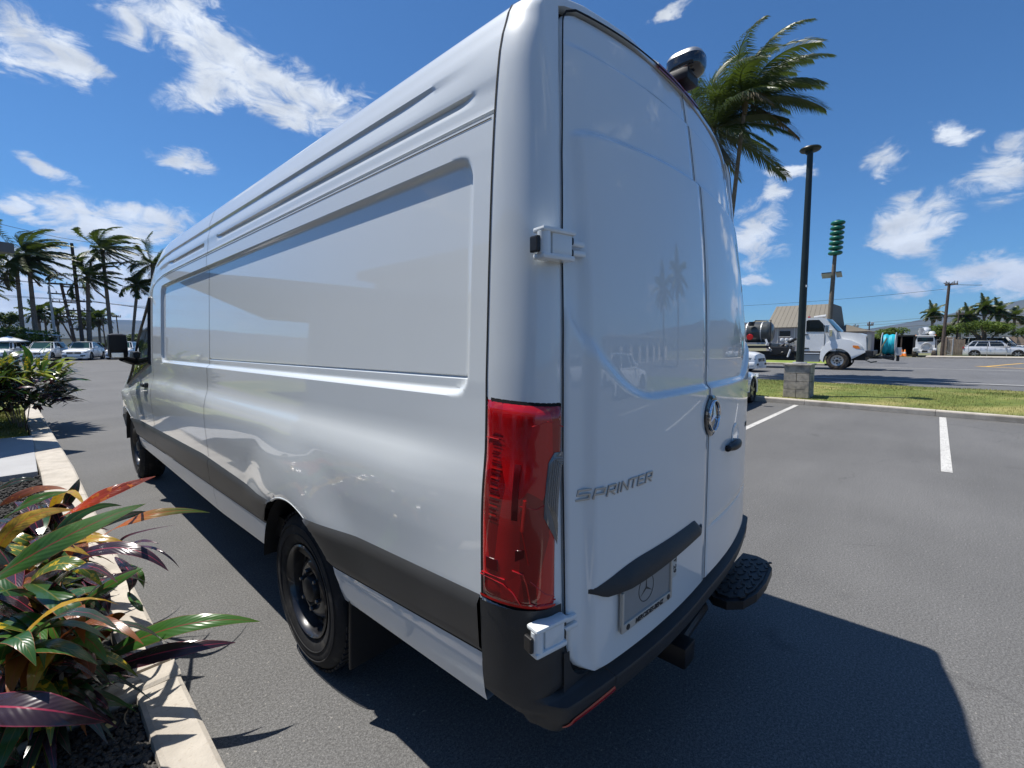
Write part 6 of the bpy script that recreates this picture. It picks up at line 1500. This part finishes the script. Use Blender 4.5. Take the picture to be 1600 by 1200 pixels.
for y in (11.0, 9.6, 8.2): q = MB(); q.box((47.98, y, 1.5), (.05, .06, 2.9)); q.build('wall_pilaster', MT['wall_white'], bA)
q = MB(); q.box((47.96, 10.4, 2.35), (.06, .9, .5)); wf = q.build('window', MT['glass'], bA); q = MB(); q.box((47.95, 10.4, 2.06), (.12, 1.0, .06)); q.build('sill', MT['wall_white'], wf)
q = MB(); q.box((47.96, 7.6, 1.1), (.06, .95, 2.1)); q.build('door', MT['wall_white'], bA)
bB = thing('low_annex', (53, 5.6, 0), 'low building with a brown hip roof to the right of the big sloping roof', 'building')
q = MB(); q.box((54, 5.6, 1.25), (6, 2.3, 2.5)); q.build('wall', MT['wall_pink'], bB)
q = MB(); q.add([(50.6, 4.3, 2.5), (50.6, 6.8, 2.5), (57.4, 6.8, 2.5), (57.4, 4.3, 2.5), (52.6, 6.3, 3.2), (55, 6.3, 3.2)], [(0, 1, 4), (1, 2, 5, 4), (2, 3, 5), (3, 0, 4, 5), (0, 3, 2, 1)]); q.build('roof', MT['roof_brown'], bB)
sh = thing('open_shed', (62, 3.0, 0), 'long dark open-fronted shed with a flat roof left of the mixer truck', 'shed')
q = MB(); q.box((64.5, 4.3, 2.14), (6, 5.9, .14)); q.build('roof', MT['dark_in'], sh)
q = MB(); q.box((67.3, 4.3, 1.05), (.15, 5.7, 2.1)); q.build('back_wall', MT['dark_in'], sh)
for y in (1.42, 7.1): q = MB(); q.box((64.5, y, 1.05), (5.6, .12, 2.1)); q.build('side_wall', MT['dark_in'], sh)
for y in (2.6, 4.0, 5.5): q = MB(); q.box((61.6, y, 1.05), (.12, .12, 2.1)); q.build('post', MT['wood_pole'], sh)
for i, y in enumerate((2.25, 2.5)):
    cn = thing('traffic_cone', (61.2, y, 0), ('orange traffic cone in front of the dark shed, left one', 'orange traffic cone in front of the dark shed, nearer the mixer truck')[i], 'cone', 'cones in front of the shed')
    q = MB(); q.lathe([(.03, .72), (.05, .70), (.16, .05), (.17, .03)], (61.2, y, 0), 'z', 14); q.build('cone_body', MT['amber'], cn, smooth=True); q = MB(); q.box((61.2, y, .025), (.42, .42, .05)); q.build('cone_base', MT['amber'], cn); q = MB(); q.lathe([(.092, .46), (.122, .30)], (61.2, y, 0), 'z', 14); q.build('reflective_band', MT['paint2'], cn)
wh = thing('long_white_building', (105, -8, 0), 'long cream flat-roofed building behind the spreading trees', 'building')
q = MB(); q.box((112, -9.6, 2.2), (12, 17.5, 4.4)); q.build('wall', MT['wall_white'], wh); q = MB(); q.box((111.8, -9.6, 4.5), (13, 18, .28)); q.build('roof_edge', MT['concrete'], wh)
for i in range(9): q = MB(); q.box((105.95, -2.0-i*1.8, 1.6), (.06, 1.1, 1.0)); f_w = q.build('window', MT['glass'], wh); q = MB(); q.box((105.9, -2.0-i*1.8, 1.05), (.12, 1.2, .08)); q.build('sill', MT['concrete'], f_w)
for y in (-1.5, -5, -9, -13): q = MB(); q.box((105.9, y+.6, 3.95), (.08, .05, 1.0)); q.build('downpipe', MT['galv'], wh)
bw = thing('block_wall', (66.5, -6, 0), 'tan block wall behind the white cars at the far right', 'wall')
q = MB(); q.box((66.8, -7.5, .98), (.2, 14, 1.96)); q.build('wall_panel', MT['tan'], bw)
for i in range(9): q = MB(); q.box((66.7, -.8-i*1.7, 1.0), (.28, .22, 2.04)); q.build('pier', MT['tan'], bw)
# gate, timber fence, wire fence
gt = thing('chain_link_gate', (60, -.7, .16), 'galvanised chain-link gate between the mixer truck and the timber fence', 'gate')
fr = [(60, -.18), (60, -1.30)]
q = MB(); q.tube([(60, -.15, .2), (60, -.15, 1.68), (60, -1.28, 1.68), (60, -1.28, .2), (60, -.15, .2)], .028, 8); q.build('gate_frame', MT['galv'], gt)
q = MB(); q.tube([(60, -.15, .9), (60, -1.28, .35)], .018, 6); q.build('brace', MT['galv'], gt); q = MB(); q.tube([(60, -1.32, .1), (60, -1.32, 1.9)], .045, 8); q.build('gate_post', MT['galv'], gt)
q = MB()
for i in range(-8, 14):
    for s in (-1, 1):
        a = Vector((60, -.15-i*.10, .22)); b = a+Vector((0, -s*1.45, 1.45)); lo, hi = 0.0, 1.0
        pts = [a.lerp(b, t) for t in lin(0, 1, 15)]; pts = [p for p in pts if -1.28 <= p.y <= -.15]
        if len(pts) > 1: q.tube([pts[0], pts[-1]], .006, 3, cap=False)
tag(q.build('wire_mesh', MT['galv'], gt), kind='stuff')
tf = thing('timber_fence', (60, -1.7, .16), 'weathered timber plank fence between the gate and the white cars', 'fence')
MT['plank'] = mat('weathered_planks', (.20, .16, .12), rough=.9, var=.3, vscale=2)
for i in range(7): q = MB(); q.box((60+.01*(i % 2), -1.42-i*.115, .92), (.03, .105, 1.6+.06*math.sin(i*2.3))); q.build('plank', MT['plank'], tf)
q = MB(); q.box((60.04, -1.76, 1.3), (.04, .8, .09)); q.build('rail', MT['plank'], tf)
wf_ = thing('wire_fence', (59.6, -6, .16), 'low wire fence with thin posts in front of the white cars', 'fence')
for i in range(8): q = MB(); q.tube([(59.6, -2.4-i*1.25, .1), (59.6, -2.4-i*1.25, 1.35)], .022, 6); q.build('post', MT['galv'], wf_)
for z in (.35, .7, 1.05, 1.33): q = MB(); q.tube([(59.6, -2.2, z), (59.6, -12, z)], .006, 3); q.build('wire', MT['galv'], wf_)
# poles on the right
def rp_(foot, top, r, arms, lb, m='wood_pole'): return upole(foot, top, r, arms, lb, m, 'utility poles across the road')
r1 = rp_((60, -.58, 0), (60, -.73, 7.1), .16, [(.985, 1.0, 60)], 'bare brown utility pole rising behind the mixer truck')
root = thing('pole_antenna', (60, -.73, 7.05), 'spiky ring of brackets on top of the bare brown pole', 'bracket')
for k in range(10):
    a = k*.628; q = MB(); q.tube([(60, -.73, 7.0), (60+.42*math.cos(a), -.73+.42*math.sin(a), 7.22+.1*math.sin(k*2))], .022, 5); q.build('bracket_arm', MT['wood_pole'], root)
r2 = rp_((62, -1.55, 0), (62, -1.60, 4.6), .09, [(.92, .6, 80)], 'thin dark pole right of the bare brown one')
r3 = rp_((58, 5.0, 0), (58, 5.02, 3.6), .08, [(.9, .5, 80)], 'short dark pole left of the low green tree'); r4 = rp_((64, 6.9, 0), (64, 6.9, 3.55), .07, [(.9, .5, 80)], 'short pole over the low brown roof'); r5 = rp_((70, -8.6, 0), (70, -8.6, 5.2), .10, [(.92, 1.2, 80)], 'dark pole at the right edge behind the trees')
W2 = 'overhead wires across the road'
wire((60, -.7, 6.6), (46, 40, 6.4), .9, 'overhead wire from the bare pole running left behind the siren', W2, .014)
for i, (z1, z2) in enumerate(((4.2, 3.4), (3.9, 3.1), (3.4, 3.1))): wire((62, -1.6, z1), (62, 30, z2+1), .9, ['top', 'middle', 'bottom'][i]+' one of three low wires across the road, running left over the shed', W2, .014); wire((62, -1.6, z1), (66, -30, z1+.5), .5, ['top', 'middle', 'bottom'][i]+' one of three low wires across the road, running right over the cars', W2, .014)
wire((60, -.9, 7.0), (60, -3.0, 6.75), .02, 'short wire stub sticking out right of the bare pole', W2, .02)

# ================================================================ LEFT BACKGROUND STRUCTURES
MT['blue_roof'] = mat('light_blue_canopy', (.30, .42, .50), rough=.6, var=.1); MT['grey_wall'] = mat('grey_wall', (.33, .35, .36), rough=.9, var=.06)
cn = thing('blue_canopy', (.2, 63.5, .25), 'flat pale blue canopy roof on posts behind the parked cars', 'canopy')
cxa, cxb = cx(-1.45, 66), cx(.30, 66)
q = MB(); q.add([(cxa, 64, 2.85), (cxb, 64, 2.55), (cxb, 70, 2.70), (cxa, 70, 3.0), (cxa, 64, 2.97), (cxb, 64, 2.67), (cxb, 70, 2.82), (cxa, 70, 3.12)], [(0, 3, 2, 1), (4, 5, 6, 7), (0, 1, 5, 4), (1, 2, 6, 5), (2, 3, 7, 6), (3, 0, 4, 7)]); q.build('roof', MT['blue_roof'], cn)
for x in (cxa+.2, (cxa+cxb)/2, cxb-.2): q = MB(); q.box((x, 64.3, 1.4), (.12, .12, 2.5)); q.build('post', MT['galv'], cn)
q = MB(); q.box(((cxa+cxb)/2, 69.5, 1.4), (cxb-cxa, .1, 2.3)); q.build('back_panel', MT['dark_in'], cn)
tn = thing('market_umbrella', (cx(-2.25, 60), 63, .2), 'white pointed market umbrella at the left edge behind the cars', 'umbrella')
ux = cx(-2.35, 63)
q = MB(); q.lathe([(0, 2.55), (.06, 2.52), (1.35, 2.08), (1.35, 2.0)], (ux, 63, 0), 'z', 8); q.build('umbrella_cover', MT['paint2'], tn); q = MB(); q.tube([(ux, 63, .2), (ux, 63, 2.5)], .04, 8); q.build('pole', MT['galv'], tn)
gb = thing('grey_building', (-6, 84, .29), 'plain grey building at the left edge behind the dark tree', 'building')
q = MB(); q.box((-7.6, 86, 2.6), (7.6, 6, 4.9)); q.build('wall', MT['grey_wall'], gb); q = MB(); q.box((-7.6, 86, 5.1), (7.9, 6.3, .2)); q.build('roof_edge', MT['concrete'], gb)
for i in range(3): q = MB(); q.box((-5.0-i*1.9, 82.97, 3.2), (.9, .06, .9)); f_w = q.build('window', MT['glass'], gb); q = MB(); q.box((-5.0-i*1.9, 82.93, 2.7), (1.0, .12, .08)); q.build('sill', MT['concrete'], f_w)
# far roofs in the flat land
rf = random.Random(12)
for i, (x, w, z) in enumerate(((3.5, 9, 2.6), (14, 12, 3.0), (26, 10, 3.3))):
    b_ = thing('distant_building', (x, 118+4*i, .29), ('low pale building far behind the utility poles', 'low pale building far behind the mirror', 'low pale building far behind the van')[i], 'building', 'low distant buildings at left')
    q = MB(); q.box((x, 120+4*i, z/2+.2), (w, 7, z)); q.build('wall', MT['wall_white'], b_); q = MB(); q.box((x, 120+4*i, z+.28), (w+.8, 7.6, .22)); q.build('roof', MT['grey_wall'], b_)
# the near building with its eave (left of the van; mirrored in the van's side)
nb = thing('dealership_building', (-9, 8, 0), 'eave corner of the low building entering the picture at the left edge', 'building')
E1 = Vector((-.50, .86, 0)); E2 = Vector((-.87, -.49, 0)); K = Vector((-1.79, 9.98, 0))
def sl(q, o, a, b, la, lb, z0, z1):
    P_ = [o, o+a*la, o+a*la+b*lb, o+b*lb]; q.add([p+Vector((0, 0, z0)) for p in P_]+[p+Vector((0, 0, z1)) for p in P_], [(0, 3, 2, 1), (4, 5, 6, 7), (0, 1, 5, 4), (1, 2, 6, 5), (2, 3, 7, 6), (3, 0, 4, 7)])
q = MB(); sl(q, K, E1, E2, 9, 12, 3.05, 3.20); q.build('eave', mat('dark_eave', (.10, .105, .11), rough=.6), nb)
q = MB(); sl(q, K+E1*1.6+E2*2.4, E1, E2, 6.5, 8.5, .0, 3.05); q.build('wall', MT['wall_white'], nb)
q = MB(); q.box((-11.0, 4.0, 2.3), (5.0, 20, 4.6)); q.build('main_wall', MT['wall_white'], nb); q = MB(); q.box((-10.9, 4.0, 4.75), (5.8, 20.8, .3)); q.build('parapet', MT['concrete'], nb)
for i in range(5): q = MB(); q.box((-8.47, -4.2+i*2.8, 1.5), (.06, 1.9, 2.2)); w_ = q.build('window', MT['glass'], nb); q = MB(); q.box((-8.46, -4.2+i*2.8, .36), (.14, 2.0, .08)); q.build('sill', MT['concrete'], w_)

# ================================================================ BEHIND THE VIEWER (mirrored in the rear doors)
bp1 = palm((33, -15.2, 0), (32.6, -14.4, 8.4), 'coconut palm standing in the parking lot behind the viewer, taller one', 91, nf=18, Lf=2.9, wind=.5, nl=30, lw=.09, ll=.8, group='palms behind the viewer')
palm((33, -18.9, 0), (32.5, -18.2, 7.6), 'coconut palm standing in the parking lot behind the viewer, shorter one', 92, reuse=bp1, group='palms behind the viewer')
b2 = thing('shopping_building', (40, -34, 0), 'low pale commercial building across the lot behind the viewer', 'building')
q = MB(); q.box((45, -38, 1.9), (34, 9, 3.8)); q.build('wall', MT['wall_white'], b2); q = MB(); q.box((45, -38, 3.95), (35, 10, .3)); q.build('roof', MT['grey_wall'], b2)
for i in range(8): q = MB(); q.box((30+i*4, -33.45, 1.6), (2.6, .08, 2.0)); w_ = q.build('window', MT['glass'], b2); q = MB(); q.box((30+i*4, -33.42, .55), (2.7, .14, .1)); q.build('sill', MT['concrete'], w_)
for i, (x, y) in enumerate(((9.2, -9.0), (9.2, -14.5), (20.5, -22), (24, -22))):
    clone(c0, (x, y, 0), R(0 if i < 2 else 90), ('white crossover parked in the bays behind the viewer, nearer one', 'white crossover parked in the bays behind the viewer, farther one', 'white crossover across the lot behind the viewer, left', 'white crossover across the lot behind the viewer, right')[i], 1.0, 'cars behind the viewer')

# ================================================================ HILLS
MT['hill'] = mat('far_hillside', (.075, .085, .045), rough=1, var=.3, vscale=.0006, c2=(.13, .12, .07), spec=.1)
AZ = [(-180, 1.2), (-120, .8), (-60, 2.0), (-20, 2.9), (-6, 2.75), (0, 2.62), (5, 2.45), (10, 2.35), (20, 2.2), (35, 1.8), (50, 1.0), (65, .7), (78, .7), (83, .95), (87, 1.66), (89, 2.1), (91, 2.6), (93, 3.1), (95, 3.5), (100, 4.1), (115, 3.4), (140, 2.2), (180, 1.2)]
m = MB(); azs = lin(-180, 180, 361)
def hill(az, s):
    el = interp(AZ, az)*(1+.05*noise.noise(Vector((az*.35, 1.3, 0)))+.025*noise.noise(Vector((az*1.6, 4, 0)))); Dn, Df = 2600, 6800
    D = lerp(Dn, Df, s); h = math.tan(R(el))*Df*s**1.7*(1+.10*(1-s)*noise.noise(Vector((az*.5, s*5, 2)))*2)
    return Vector((CAM_POS.x+D*math.sin(R(az)), CAM_POS.y+D*math.cos(R(az)), -2+h))
m.grid(hill, azs, lin(0, 1, 16))
tag(m.build('hills', MT['hill'], smooth=True), kind='structure')
# haze
hz = MB(); hz.box((0, 0, 349), (16500, 16500, 702)); ho = hz.build('haze'); ho['kind'] = 'stuff'
hm = bpy.data.materials.new('haze_air'); hm.use_nodes = True; nt = hm.node_tree; nt.nodes.clear(); o_ = nt.nodes.new('ShaderNodeOutputMaterial'); v_ = nt.nodes.new('ShaderNodeVolumePrincipled')
v_.inputs['Density'].default_value = 0.62e-4; v_.inputs['Color'].default_value = (.16, .42, 1.0, 1); v_.inputs['Anisotropy'].default_value = .2; nt.links.new(v_.outputs[0], o_.inputs['Volume']); ho.data.materials.append(hm)
